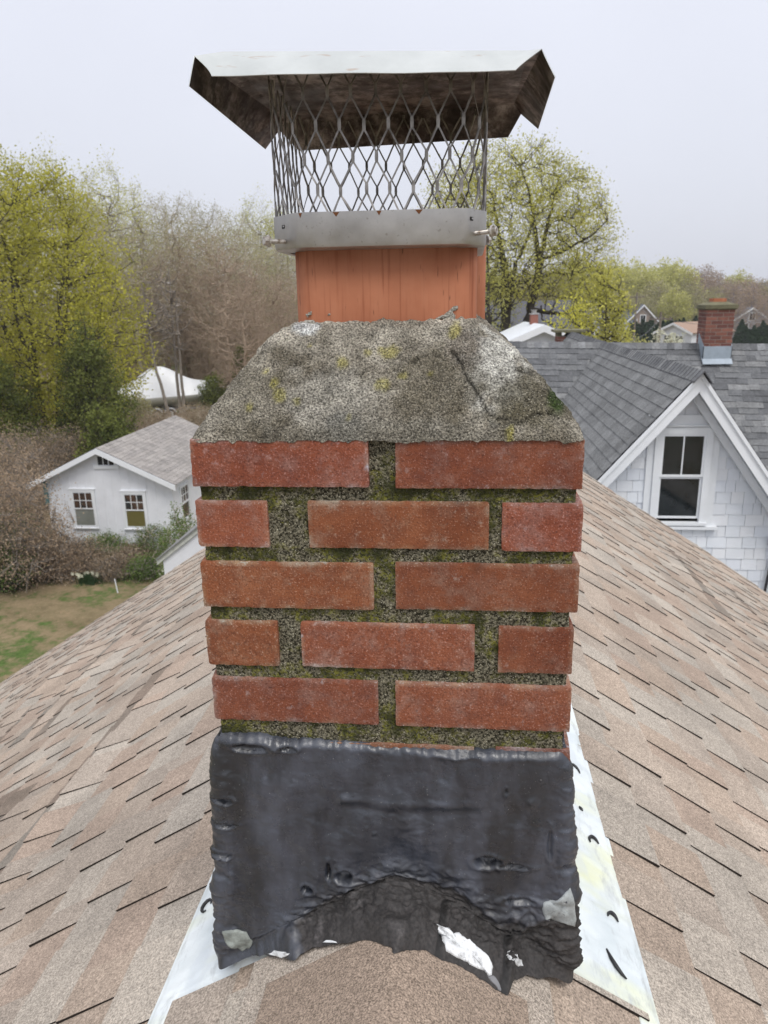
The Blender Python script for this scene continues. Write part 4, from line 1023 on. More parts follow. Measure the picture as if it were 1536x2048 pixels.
# clip to the gable triangle and round the window opening
og = np.array(ORG['neighbour_house'])
c1 = 1/math.hypot(1, SLf); c2 = 1/math.hypot(1, SRt)
clip(o, [(Vector(np.array((PX, WY, PZ-.18))-og), Vector((-SLf*c1, 0, c1))), (Vector(np.array((PX, WY, PZ-.18))-og), Vector((SRt*c2, 0, c2)))])
w0, w1, wz0, wz1 = 2.668, 3.208, -2.075, -0.955
bm = bmesh.new(); bm.from_mesh(o.data)
for cx in (w0-.1, w1+.1): bmesh.ops.bisect_plane(bm, geom=bm.verts[:]+bm.edges[:]+bm.faces[:], plane_co=Vector((cx-og[0], 0, 0)), plane_no=Vector((1, 0, 0)))
for cz in (wz0-.1, wz1+.1): bmesh.ops.bisect_plane(bm, geom=bm.verts[:]+bm.edges[:]+bm.faces[:], plane_co=Vector((0, 0, cz-og[2])), plane_no=Vector((0, 0, 1)))
kill = [f for f in bm.faces if w0-.1 < f.calc_center_median().x+og[0] < w1+.1 and wz0-.1 < f.calc_center_median().z+og[2] < wz1+.1]
bmesh.ops.delete(bm, geom=kill, context='FACES'); bm.to_mesh(o.data); bm.free()
mb = MB()
yb = WY+.012
zl = lambda x: PZ-.16-(SLf*(PX-x) if x < PX else SRt*(x-PX))
for (a, b, c_, d_) in ((wl, w0-.09, None, None), (w1+.09, wrr, None, None)):
    P_ = [(a, yb, GZ), (b, yb, GZ), (b, yb, zl(b))]+([(PX, yb, zl(PX))] if a < PX < b else [])+[(a, yb, zl(a))]; mb.poly(P_, (0, -1, 0), .1)
mb.poly([(w0-.09, yb, wz1+.09), (w1+.09, yb, wz1+.09), (w1+.09, yb, zl(w1+.09)), (PX, yb, zl(PX)), (w0-.09, yb, zl(w0-.09))], (0, -1, 0), .1)
mb.poly([(w0-.09, yb, GZ), (w1+.09, yb, GZ), (w1+.09, yb, wz0-.09), (w0-.09, yb, wz0-.09)], (0, -1, 0), .1)
mb.build('wall_backing', WSHAKE, nb)
wn = window(nb, w0, w1, wz0, wz1, WY-.02, 0.085, 2, 1, glass=GLASS)
mb = MB()    # wide outer casing and sill
for a, b, z0_, z1_ in ((w0-.175, w0-.085, wz0-.10, wz1+.24), (w1+.085, w1+.175, wz0-.10, wz1+.24)): mb.box((a, WY-.03, z0_), (b, WY+.03, z1_))
mb.box((w0-.085, WY-.03, wz1+.085), (w1+.085, WY+.03, wz1+.24)); mb.box((w0-.2, WY-.075, wz0-.14), (w1+.24, WY+.03, wz0-.10)); mb.box((w0-.14, WY-.085, wz1+.10), (w1+.14, WY-.031, wz1+.115))
mb.build('casing', WHITE, wn)
mb = MB()
mb.box((wl+.05, WY+.5, GZ), (wrr+.6, PY+11, PZ-3.6)); mb.box((RA[0]+.4, 11.6, GZ), (RB_[0]-.3, 18.4, -4.1)); mb.build('side_wall', WSHAKE, nb)
# black cable with its bracket at the right end of the wall
mb = MB(); pts = [(4.17+0.04*math.sin(z*2.3), WY-.06, z) for z in np.linspace(-2.35, -6, 24)]; mb.tube(pts, .018, 6)
mb.box((4.12, WY-.10, -2.42), (4.24, WY-.03, -2.30)); mb.tube([(4.23, WY-.07, -2.5), (4.25, WY-.07, -3.2), (4.2, WY-.07, -3.6)], .012, 6)
tag(mb.build('service_cable', paint('black_cable', (0.03, 0.03, 0.035), .5), nb, smooth=True), 'black cable running down the white shakes')
# neighbour's chimney
BRK2 = Mt('small_brick', 0.9); BRK2.base(BRK2.mix(1.0, BRK2.attr(), BRK2.ramp(BRK2.noise(30, 4), (0.3, (0.8, 0.8, 0.8)), (0.7, (1.1, 1.1, 1.1))), 'MULTIPLY')); BRK2.bump(BRK2.noise(60, 3), .5, .01); BRK2 = BRK2.m
MORT2 = paint('pale_mortar', (0.36, 0.31, 0.27), .95, .25, 20); CEM2 = paint('mossy_cement', (0.17, 0.16, 0.095), .95, .45, 9, .5)
def brick_stack(parent, x0, x1, y0, y1, z0, z1, ch=0.072, bl=0.21, jt=0.012, tones=((0.21, 0.085, 0.06), (0.18, 0.072, 0.055), (0.25, 0.105, 0.075), (0.15, 0.06, 0.048))):
    mb = MB(); mb.box((x0+.006, y0+.006, z0), (x1-.006, y1-.006, z1-.004), 1); z = z0; r = 0
    while z < z1-ch*.5:
        for face in range(4):
            L_ = (x1-x0) if face % 2 == 0 else (y1-y0); u = -bl*0.5*(r % 2)
            while u < L_:
                a, b = max(u, 0), min(u+bl-jt, L_); u += bl
                if b-a < .03: continue
                t = tuple(np.array(tones[g.integers(4)])*g.uniform(.85, 1.15)); q = (z, z+ch-jt)
                if face == 0: mb.box((x0+a, y0, q[0]), (x0+b, y0+.03, q[1]), 0, t)
                elif face == 2: mb.box((x0+a, y1-.03, q[0]), (x0+b, y1, q[1]), 0, t)
                elif face == 1: mb.box((x1-.03, y0+max(a, .031), q[0]), (x1+.0005, y0+min(b, L_-.031), q[1]), 0, t)
                else: mb.box((x0-.0005, y0+max(a, .031), q[0]), (x0+.03, y0+min(b, L_-.031), q[1]), 0, t)
        z += ch; r += 1
    return mb.build('chimney', [BRK2, MORT2], parent)
ch_ = brick_stack(nb, 4.85, 5.37, 14.68, 15.20, -0.9, 0.46)
mb = MB(); x0, x1, y0, y1 = 4.845, 5.375, 14.675, 15.205
P_ = []
for z, e_ in ((0.445, .0), (0.47, .035), (0.54, .04), (0.60, -.14)): P_ += [(x0-e_, y0-e_, z), (x1+e_, y0-e_, z), (x1+e_, y1+e_, z), (x0-e_, y1+e_, z)]
mb.add(P_, [(3, 2, 1, 0), (12, 13, 14, 15)]+[(j*4+i, j*4+(i+1) % 4, j*4+4+(i+1) % 4, j*4+4+i) for j in range(3) for i in range(4)]); mb.build('cement_cap', CEM2, ch_)
mb = MB(); fl_ = rrect(4.98, 5.24, 14.8, 15.08, .03, 3); mb.add([(x, y, .55) for x, y in fl_]+[(x, y, .66) for x, y in fl_], [(i, (i+1) % 16, 16+(i+1) % 16, 16+i) for i in range(16)]+[tuple(range(16, 32))]); mb.build('flue_liner', CLAY, ch_)
mb = MB(); mb.poly([(4.84, 14.66, -.24), (5.38, 14.66, -.24), (5.38, 14.66, -.56), (4.84, 14.66, -.56)][::-1], (0, -1, 0), .02); 
a = np.array((4.83, 14.67, -.47)); Pq = [a, a+(.56, 0, 0), a+(.56, -.10, -.105), a+(0, -.10, -.105)]; mb.poly(Pq[::-1], (0, -.7, .7), .01)
for xx, s_ in ((4.84, -1), (5.38, 1)): mb.poly([(xx, 14.66, -.24), (xx, 14.66, -.60), (xx, 15.05, -.20), (xx, 15.05, .0)], (s_, 0, 0), .01)
mb.build('flashing', paint('lead_flashing', (0.34, 0.40, 0.46), .4, .25, 6), ch_)

# ================================================================== TREES
def leafmat(name, a, b, tr=0.25):
    k = Mt(name, 0.75, spec=0.2)
    c = k.mix(k.attr(), a, b); c = k.mix(1.0, c, k.ramp(k.rnd(), (0.0, 0.85), (1.0, 1.15)), 'MULTIPLY'); k.base(c)
    t = k.t.nodes.new('ShaderNodeBsdfTranslucent'); k.L(c, t.inputs[0]); mx = k.t.nodes.new('ShaderNodeMixShader'); mx.inputs[0].default_value = tr
    k.L(k.b.outputs[0], mx.inputs[1]); k.L(t.outputs[0], mx.inputs[2]); k.L(mx.outputs[0], k.t.nodes['Material Output'].inputs[0]); return k.m
def barkmat(name, c): 
    k = Mt(name, 0.95, spec=0.1); k.base(k.mix(1.0, c, k.ramp(k.noise(3, 5, 0.7), (0.3, 0.65), (0.7, 1.3)), 'MULTIPLY')); return k.m
YEL = leafmat('spring_leaves_yellow', (0.38, 0.37, 0.05), (0.70, 0.66, 0.11), .4)
MAPL = leafmat('maple_leaves_yellow', (0.40, 0.39, 0.08), (0.68, 0.65, 0.17), .4)
PALE = leafmat('spring_leaves_pale', (0.42, 0.42, 0.12), (0.66, 0.64, 0.24), .4)
OLIV = leafmat('spring_buds_olive', (0.30, 0.28, 0.13), (0.46, 0.43, 0.22), .35)
REDB = leafmat('spring_buds_reddish', (0.30, 0.22, 0.15), (0.44, 0.34, 0.24), .3)
DKGR = leafmat('evergreen_leaves', (0.075, 0.10, 0.025), (0.27, 0.30, 0.07), .35)
HEDG = leafmat('hedge_leaves', (0.018, 0.040, 0.016), (0.04, 0.075, 0.03), .1)
BRN = leafmat('dry_leaves', (0.24, 0.18, 0.12), (0.42, 0.33, 0.23), .3)
GRN = leafmat('shrub_leaves', (0.07, 0.12, 0.03), (0.19, 0.26, 0.07), .3)
WFL = leafmat('white_blossom', (0.55, 0.55, 0.42), (0.75, 0.75, 0.6), .2)
BARK = barkmat('bark_grey', (0.24, 0.21, 0.18)); BARKD = barkmat('bark_dark', (0.065, 0.056, 0.047)); BARKT = barkmat('twigs_tan', (0.44, 0.385, 0.30)); BARKR = barkmat('twigs_reddish', (0.40, 0.31, 0.235))

def crownpts(g, n, c, r, egg=0.0, inner=0.35, seed=0, uneven=0.25):
    v = g.normal(size=(n, 3)); v /= np.linalg.norm(v, axis=1)[:, None]
    rad = inner+(1-inner)*g.random(n)**0.55
    f = 1+uneven*fbm(v*1.0+seed, 2.2, 3, seed)*1.6
    p = v*rad[:, None]*f[:, None]; p[:, :2] *= (1-egg*p[:, 2:3]); return np.array(c)+p*np.array(r)
def growtree(seed, trunks, c, r, n1=26, n2=170, n3=1100, leaves=6, lsz=0.10, rt=0.22, egg=0.15, uneven=0.25, lspread=0.3, n4=0, lowcut=None, tw=0.007, r2=0.035, r1=0.075, sides3=3, ls_fn=None):
    """trunks: polylines. Crown points are joined level by level to the nearest wood below them."""
    g = np.random.default_rng(seed); V = []; Fc = []; nodes = []
    def tube(pts, ra, ns):
        pts = np.array(pts); k_ = len(pts); b = sum(len(v) for v in V)
        d = np.gradient(pts, axis=0); d /= np.linalg.norm(d, axis=1)[:, None]+1e-9
        ref = np.where(np.abs(d[:, 2:3]) < .8, np.array([[0, 0, 1.0]]), np.array([[1.0, 0, 0]])); a = np.cross(d, ref); a /= np.linalg.norm(a, axis=1)[:, None]+1e-9; bb = np.cross(d, a)
        t = 2*math.pi*np.arange(ns)/ns
        P_ = pts[:, None]+np.array(ra)[:, None, None]*(a[:, None]*np.cos(t)[None, :, None]+bb[:, None]*np.sin(t)[None, :, None]); V.append(P_.reshape(-1, 3))
        i = np.arange(k_-1)[:, None]; j = np.arange(ns)[None, :]; q = np.stack([i*ns+j, i*ns+(j+1) % ns, (i+1)*ns+(j+1) % ns, (i+1)*ns+j], 2).reshape(-1, 4)+b; Fc.append(q)
    for tr in trunks:
        pts = np.array([p[:3] for p in tr], float); ra = [p[3] if len(p) > 3 else rt*(1-0.75*i/(len(tr)-1)) for i, p in enumerate(tr)]
        tt = np.linspace(0, 1, len(pts)); t2 = np.linspace(0, 1, len(pts)*4); pp = np.stack([np.interp(t2, tt, pts[:, a]) for a in range(3)], 1); rr = np.interp(t2, tt, ra)
        pp[1:-1] += g.normal(size=(len(pp)-2, 3))*rr[1:-1, None]*0.25
        tube(pp, rr, 8); nodes.append(pp[len(pp)//5:])
    N_ = np.concatenate(nodes); ends = []
    for lev, (n, ra, ns, sg, pen) in enumerate(((n1, r1, 5, 6, 1.2), (n2, r2, 4, 4, 0.8), (n3, tw*1.5, sides3, 3, 0.4), (n4, tw, 3, 2, 0.2))):
        if not n: continue
        T_ = crownpts(g, n, c, r, egg, 0.25 if lev < 2 else 0.4, seed, uneven)
        if lev == 0: T_ = np.array(c)+(T_-np.array(c))*0.78
        if lowcut is not None: T_ = T_[T_[:, 2] > lowcut]
        new = []; ctr = np.array(c)-np.array((0, 0, r[2]*0.9))
        for p in T_:
            dv = p-N_; L = np.linalg.norm(dv, axis=1); out = np.linalg.norm(N_-ctr, axis=1)-np.linalg.norm(p-ctr)
            sc__ = L+pen*np.clip(N_[:, 2]-p[2]+0.3*L, 0, None)+0.8*np.clip(out, 0, None); i = int(np.argmin(sc__)); q = N_[i]; d_ = p-q; L_ = np.linalg.norm(d_)
            if L_ < 1e-3: continue
            t = np.linspace(0, 1, sg+1)[:, None]; bow = np.array((0, 0, 0.16*L_*(1 if lev < 2 else .6)))+g.normal(size=3)*L_*0.05
            pts = q+d_*t-bow*np.sin(math.pi*t)*(0.7-0.2*t)*(1 if lev < 3 else .3)+0.0
            pts[1:-1] += g.normal(size=(sg-1, 3))*L_*0.04
            tube(pts, np.linspace(ra, ra*0.4, sg+1), ns); new.append(pts[1:])
            if lev >= (2 if n4 == 0 else 3) or (lev == 2 and g.random() < .5): ends.append(pts[-1]); ends.append(pts[-2])
        if new and lev < 3: N_ = np.concatenate([N_]+new)
    V = np.concatenate(V); Fc = np.concatenate(Fc)
    LV = LF = LC = None
    if leaves:
        E_ = np.array(ends); k_ = np.repeat(np.arange(len(E_)), leaves)
        k_ = k_[g.random(len(k_)) < 1.0]
        P_ = E_[k_]+g.normal(size=(len(k_), 3))*lspread*np.array([1, 1, .8]); n = len(P_)
        a = g.normal(size=(n, 3)); a /= np.linalg.norm(a, axis=1)[:, None]; b = np.cross(a, g.normal(size=(n, 3))); b /= np.linalg.norm(b, axis=1)[:, None]
        sz = lsz*g.uniform(.5, 1.3, n)[:, None]
        LV = np.stack([P_-a*sz*.5, P_+b*sz*.33, P_+a*sz*.5, P_-b*sz*.33], 1).reshape(-1, 3)
        LF = np.arange(n*4).reshape(-1, 4)
        cl = np.clip(0.5+0.9*fbm(P_, 0.7, 3, seed)+g.normal(size=n)*.22, 0, 1); LC = np.repeat(cl, 4)[:, None]*np.ones((1, 3))
    return V, Fc, LV, LF, LC
def tree(name, label, cat, base, spec, bark, leaf, group=None, rz=0, scale=1, lname='crown', tname='trunk'):
    o = thing(name, label, cat, base, group, rz); ORG[o.name] = (0, 0, 0)
    V, Fc, LV, LF, LC = spec; mesh(tname, V*scale, Fc, bark, o, smooth=True)
    if LV is not None: mesh(lname, LV*scale, LF, leaf, o, col=LC)
    return o
def base_at(px, D, py=900): p = at(px, py, D); return (float(p[0]), float(p[1]), gz(p[0], p[1])-0.1)
def hgt(py, D, px=300): p = at(px, py, D); return float(p[2])-GZ       # height of a pixel row above the ground at distance D
g = np.random.default_rng(99)

# big yellow-green tree on the left edge
D = 44; b = base_at(105, D); H = hgt(315, D, 100)
def stems(spr, H, n, r0, g, lean=0): return [[(0.25*math.cos(k*2.4), .25*math.sin(k*2.4), 0, r0), (spr*.3*math.cos(k*2.4), spr*.3*math.sin(k*2.4), H*.25, r0*.75), (spr*.6*math.cos(k*2.4+.3), spr*.6*math.sin(k*2.4+.3), H*.5, r0*.5), (spr*math.cos(k*2.4), spr*math.sin(k*2.4), H*.8, r0*.15)] for k in range(n)]
sp = growtree(1, stems(2.5, H, 5, .20, g), (0, 0, H*.53), (5.4, 4.5, H*.50), 50, 320, 3200, 9, .15, egg=.22, uneven=.22, lspread=.36, r1=.06)
tree('maple_tree', 'broad yellow-green leafy tree at the left edge in front of the bare woods', 'tree', b, sp, BARKD, YEL)
# taller tree whose branch tips reach in at the far left
D = 36; b = base_at(-150, D); H = hgt(30, D, 0)
sp = growtree(2, stems(1.2, H, 3, .25, g), (0, 0, H*.66), (4.6, 4.4, H*.36), 40, 240, 1300, 5, .11, egg=-.1, uneven=.35, lspread=.22)
tree('tall_tree', 'tall tree past the left edge, only its leafy branch tips reaching in against the sky', 'tree', b, sp, BARKD, OLIV)
# woodland trees, individually placed; six shared growth forms
forms = {}
def form(key, seed, H, rx, n3, leaves, lsz, n4=0, **kw):
    forms[key] = (growtree(seed, [[(0, 0, 0, .24), (.15, .1, H*.3, .18), (-.1, .25, H*.55, .12), (.1, 0, H*.88, .03)], [(0.1, 0, H*.2, .1), (rx*.4, .3, H*.5, .07), (rx*.6, .2, H*.8, .02)]], (0, 0, H*.60), (rx, rx, H*.42), 34, 220, n3, leaves, lsz, n4=n4, **kw), H)
form('pale', 11, 19, 4.6, 1300, 6, .14, 900, uneven=.2, egg=.1, lspread=.35)
form('bare', 12, 18, 4.3, 1300, 2, .09, 1300, uneven=.2, egg=-.1, lspread=.25, tw=.010)
form('olive', 13, 18, 4.4, 1300, 5, .12, 900, uneven=.2, egg=.0, lspread=.35)
form('red', 14, 14, 3.8, 1300, 3, .09, 1100, uneven=.2, egg=.1, lspread=.2, tw=.010)
kinds = {'pale': ('budding_tree', 'tall grey-stemmed woodland tree with pale yellow-green spring leaves', BARK, PALE, 'pale budding trees in the woods'),
         'bare': ('bare_tree', 'tall bare grey tree among the woodland row on the left', BARKT, OLIV, 'bare grey trees in the woods'),
         'olive': ('olive_tree', 'tall woodland tree hazed with olive spring buds on the left', BARKT, OLIV, 'olive budding trees in the woods'),
         'red': ('red_budded_tree', 'shorter reddish-brown budded tree in front of the woodland row', BARKR, REDB, 'reddish trees in front of the woods')}
proto = {}
def plant(kind, px, top, D, rz=None, wid=1.0):
    (sp, H0) = forms[kind]; nm, lb, bk, lf, gp = kinds[kind]; b = base_at(px, D); H = hgt(top, D, px); s = H/H0
    if kind not in proto:
        proto[kind] = o = tree(nm, lb, 'tree', b, sp, bk, lf, gp)
    else: o = copy_tree(proto[kind])
    o.location = b; o.scale = (s*wid, s*wid, s); o.rotation_euler[2] = g.uniform(0, 6.28) if rz is None else rz; return o
for k_, px, top, D in (('pale', 165, 318, 66), ('pale', 268, 335, 72), ('bare', 95, 332, 80), ('bare', 325, 372, 78), ('olive', 215, 385, 60), ('olive', 385, 392, 70), ('bare', 300, 430, 62), ('olive', 450, 405, 76), ('bare', 415, 398, 84),
                       ('olive', 500, 425, 72), ('bare', 475, 440, 64), ('pale', 548, 398, 92), ('bare', 555, 470, 74), ('pale', 596, 420, 96), ('olive', 20, 360, 70), ('bare', 350, 420, 90), ('olive', 250, 400, 90), ('pale', 45, 340, 78),
                       ('red', 350, 500, 68), ('red', 425, 520, 66), ('red', 475, 500, 60), ('red', 530, 520, 62), ('red', 292, 540, 68), ('red', 575, 545, 66), ('red', 395, 470, 70), ('red', 500, 560, 54), ('bare', 610, 470, 78), ('red', 620, 540, 70), ('bare', 700, 480, 88), ('olive', 780, 470, 95), ('red', 450, 470, 68), ('bare', 540, 450, 82)):
    plant(k_, px, top, D)

# big maple on the right, behind the grey roof
D = 44.0
def P45(px, py, dy=0):
    q = at(px, py, D+dy); return np.array(q)
b0 = P45(1012, 690); bz = gz(b0[0], b0[1]); B0 = np.array((b0[0], b0[1], bz))
def TR(*pts): return [tuple(P45(px, py, dy)-B0)+(r_,) for px, py, dy, r_ in pts]
tr_ = [[(-.2, 0, 0, .36)]+TR((1006, 720, 0, .30), (1012, 650, 0, .26), (1018, 575, 0, .22), (1008, 520, 0, .15), (995, 460, -1, .10), (985, 390, -1.5, .05)),
       TR((1020, 575, 0, .15), (1032, 525, 1, .12), (1055, 480, 2, .08), (1075, 400, 3, .05)),
       [(.5, .2, 0, .30)]+TR((1035, 720, .5, .28), (1055, 640, .5, .25), (1068, 590, .5, .22), (1077, 525, .5, .20), (1090, 480, 0, .12), (1105, 410, 0, .07), (1120, 350, 1, .04)),
       TR((1078, 525, .5, .14), (1070, 460, -1, .10), (1060, 390, -2, .06), (1040, 330, -2, .03)),
       TR((1082, 520, .5, .10), (1110, 508, 0, .09), (1140, 495, -1, .07), (1185, 470, -2, .04), (1215, 440, -2, .02)),
       TR((1060, 618, .5, .13), (1100, 626, 0, .10), (1125, 628, -.5, .08), (1160, 610, -1, .05), (1205, 612, -1, .03)),
       TR((1082, 555, .5, .09), (1110, 545, 1, .07), (1150, 550, 1.5, .05), (1200, 530, 2, .03)),
       TR((1082, 612, 0, .06), (1084, 640, -.5, .04), (1110, 650, -1, .03)),
       TR((1022, 570, 0, .10), (1055, 562, 1, .08), (1078, 545, 2, .05), (1100, 590, 3, .03)),
       TR((1006, 520, 0, .08), (965, 480, 1, .06), (920, 430, 2, .04), (870, 400, 2, .02)),
       TR((995, 470, -1, .07), (940, 420, -1, .05), (900, 350, 0, .03))]
cc_ = P45(1022, 482)-B0
sp = growtree(31, tr_, tuple(cc_), (5.7, 4.8, 5.2), 60, 420, 3600, 8, .115, egg=.06, uneven=.12, lspread=.27, lowcut=float((P45(1030, 600)-B0)[2]), r1=.05, r2=.028, n4=1400, tw=.008)
tree('big_maple', 'large round-crowned maple with dark forked trunks behind the grey roofs', 'tree', tuple(B0), sp, BARKD, MAPL)
# low right side of its crown: a brighter small tree beside it
b = base_at(1182, 40); b = (b[0], b[1], b[2]); H = hgt(505, 40, 1182)
sp = growtree(32, stems(1.2, H, 3, .12, g), (0, 0, H*.62), (1.7, 1.7, H*.36), 16, 90, 700, 6, .14, uneven=.4, lspread=.22)
tree('young_maple', 'small bright yellow-green tree at the right foot of the large maple', 'tree', b, sp, BARKD, MAPL)
b = base_at(1125, 38); H = hgt(590, 38, 1125)
sp = growtree(33, stems(1.2, H, 3, .08, g), (0, 0, H*.6), (1.4, 1.4, H*.38), 12, 70, 420, 6, .13, uneven=.4, lspread=.22)
tree('young_tree', 'low yellow-green bushy tree under the limbs of the large maple', 'tree', b, sp, BARKD, YEL)
for px, D_, top, lb in ((972, 40, 470, 'thin ivy-covered trunk beside the orange clay flue'), (998, 48, 520, 'slim leaning tree left of the large maple trunk')):
    b = base_at(px, D_); H = hgt(top, D_, px)
    sp = growtree(40+px, [[(0, 0, 0, .16), (.1, 0, H*.5, .12), (-.15, 0, H, .03)]], (0, 0, H*.75), (1.2, 1.2, H*.25), 8, 30, 160, 4, .12, uneven=.4, lspread=.25)
    tree('slim_tree', lb, 'tree', b, sp, BARKD, PALE)

# conifer-like evergreen in front of the yellow tree, dark ivy clumps
D = 38; b = base_at(196, D); H = hgt(640, D, 200)
sp = growtree(51, [[(0, 0, 0, .14), (0, .1, H*.5, .09), (0.1, 0, H, .02)]], (0, 0, H*.50), (1.5, 1.5, H*.50), 30, 200, 1400, 6, .13, egg=.22, uneven=.6, lspread=.2)
tree('evergreen', 'shaggy dark green evergreen tree standing before the yellow-green tree', 'tree', b, sp, BARKD, DKGR)
def shrub(name, label, px, D, top, wid, leaf, bark, seed, leaves=5, lsz=.1, n3=500, group=None, py=1000, cat='shrub', lsp=.12, tw=.006):
    b = base_at(px, D, py); H = max(.6, hgt(top, D, px)); g_ = np.random.default_rng(seed); w = wid
    st = []
    for k_ in range(9):
        a = g_.uniform(0, 6.28); r_ = g_.uniform(.1, .7)*w*.5; st.append([(.12*math.cos(a), .12*math.sin(a), 0, .02), (r_*math.cos(a)*.5, r_*math.sin(a)*.5, H*.45, .014), (r_*math.cos(a)*1.2, r_*math.sin(a)*1.2, H*.85, .005)])
    sp = growtree(seed, st, (0, 0, H*.50), (w*.5, w*.5, H*.50), 16, 110, n3, leaves, lsz, uneven=.45, lspread=lsp, r1=.016, r2=.011, tw=tw)
    return tree(name, label, cat, b, sp, bark, leaf, group, lname='foliage', tname='stems')
shrub('shrub', 'dark green shrub at the left edge below the yellow tree', 15, 40, 720, 3.6, DKGR, BARKD, 61, 6, .14, 900, py=850)
shrub('shrub', 'low dark green bush at the foot of the shaggy evergreen', 205, 36, 800, 2.6, DKGR, BARKD, 62, 6, .13, 700, py=850)
shrub('shrub', 'small dark ivy-covered shrub right of the wrapped boat', 430, 58, 745, 2.2, DKGR, BARKD, 63, 6, .14, 500, py=800)
shrub('ivy_column', 'narrow dark ivy-covered sapling between the reddish trees and the crown', 487, 56, 680, 1.3, DKGR, BARKD, 64, 6, .13, 400, py=800)
shrub('shrub', 'olive leafy bush in front of the bow of the wrapped boat', 262, 50, 780, 3.6, OLIV, BARKT, 65, 4, .12, 900, py=830)
for i, (px, D_, top, w, lb) in enumerate(((-18, 30, 850, 4.2, 'brown bramble thicket at the left edge, level with the garage roof'), (75, 36, 850, 4.0, 'brown bramble thicket just left of the garage peak'),
         (160, 37, 850, 4.0, 'brown twiggy thicket behind the garage peak'), (250, 42, 830, 4.2, 'grey-brown thicket behind the middle of the garage roof'), (330, 46, 815, 4.0, 'tan thicket behind the far end of the garage roof'), (400, 48, 805, 4.0, 'tan thicket between garage and cement crown'), (5, 25, 935, 3.2, 'low brown thicket beside the left garage wall'))):
    shrub('thicket', lb, px, D_, top, w, BRN if i % 2 else REDB, BARKT if i in (4, 5) else BARK, 70+i, 5, .065, 1500, py=920, tw=.009, lsp=.2)
for i, (px, D_, top, w, lf, bk, lb) in enumerate(((30, 22.5, 1000, 2.6, GRN, BARKT, 'leafy green shrub left of the garage wall'), (100, 21.5, 1052, 2.2, BRN, BARKT, 'pale twiggy shrub at the left corner of the garage'), (165, 20.8, 1072, 2.0, BRN, BARK, 'brown shrub under the left garage window'),
         (215, 21.4, 1060, 2.0, GRN, BARKT, 'green-tipped shrub between the two garage windows'), (262, 20.8, 1085, 1.9, REDB, BARKT, 'pinkish bare shrub under the right garage window'), (312, 21.2, 1040, 1.7, GRN, BARKT, 'green shrub at the right corner of the garage'),
         (130, 20.4, 1095, 2.0, REDB, BARK, 'low dark brown bush before the garage hedge'), (60, 20.8, 1070, 2.4, BRN, BARK, 'brown bush at the left end of the garage hedge'), (10, 20.2, 1085, 2.2, GRN, BARKD, 'dark green bush at the left edge above the lawn'), (225, 19.8, 1105, 1.7, BRN, BARK, 'low brown bush above the daffodils'), (290, 19.4, 1110, 1.6, GRN, BARK, 'low green bush beside the edge of the tan roof'))):
    shrub('garden_shrub', lb, px, min(D_+4.6, 26.2), top, w*.85, lf, bk, 90+i, 3, .055, 900, py=1120, tw=.006, lsp=.09)
shrub('flowering_shrub', 'fresh green shrub with white blossom by the side wall of the garage', 372, 20.5, 1005, 1.6, GRN, BARKT, 120, 5, .06, 700, py=1120, lsp=.07)
# blossom on it
fs = [o for o in COL.objects if o.name.startswith('flowering_shrub')][0]
gq = np.random.default_rng(4); q = gq.normal(size=(220, 3)); q /= np.linalg.norm(q, axis=1)[:, None]; q = q*np.array((.8, .8, .9))*gq.uniform(.7, 1, (220, 1))+np.array((0, 0, 1.25))
V = []; 
for p in q:
    a = gq.normal(size=3)*.035; b = gq.normal(size=3)*.035; V += [p-a, p+b, p+a, p-b]
ORG[fs.name] = (0, 0, 0); mesh('blossom', V, np.arange(len(V)).reshape(-1, 4), WFL, fs, col=np.ones((len(V), 3))*.6)

# daffodils and a white stake on the lawn
def lawnpt(px, py): 
    d = ray(px, py); t = (GZ-CAM[2])/d[2]; return CAM+d*t
q = lawnpt(180, 1168); df = thing('daffodil_clump', 'clump of white daffodils with dark green leaves at the edge of the lawn', 'flowers', (q[0], q[1], gz(q[0], q[1])))
ORG[df.name] = (0, 0, 0); V = []; Fc = []; gq = np.random.default_rng(6)
for i in range(220):
    a = gq.uniform(0, 6.28); r_ = gq.uniform(0, .36)*(1 if i % 2 else .8); x, y = r_*math.cos(a)*1.2, r_*math.sin(a)*.7; l = gq.uniform(.22, .38); b = len(V); tx, ty = gq.normal()*.08, gq.normal()*.08
    V += [(x-.010, y, 0), (x+.010, y, 0), (x+tx+.003, y+ty, l), (x+tx-.003, y+ty, l)]; Fc.append((b, b+1, b+2, b+3))
mesh('leaves', V, Fc, HEDG, df, col=np.ones((len(V), 3))*.8)
for i in range(15):
    x, y, z = gq.uniform(-.45, .42), gq.uniform(-.25, .1), gq.uniform(.22, .40); V = []; Fc = []
    for k_ in range(6):
        a = k_*math.pi/3; V += [(x, y, z), (x+.045*math.cos(a-.4), y-.015, z+.045*math.sin(a-.4)), (x+.065*math.cos(a), y-.01, z+.065*math.sin(a)), (x+.045*math.cos(a+.4), y-.015, z+.045*math.sin(a+.4))]; Fc.append(tuple(range(k_*4, k_*4+4)))
    mesh('flower', V, Fc, WFL, df, col=np.ones((len(V), 3)))
q = lawnpt(236, 1186); mb = MB(); z = gz(q[0], q[1]); mb.tube([(q[0], q[1], z-.05), (q[0]-.05, q[1], z+.42), (q[0]-.06, q[1], z+.46)], [.018, .016, .004], 6)
tag(mb.build('garden_stake', WHITE), 'thin white stake in the lawn beside the edge of the tan roof', 'stake')

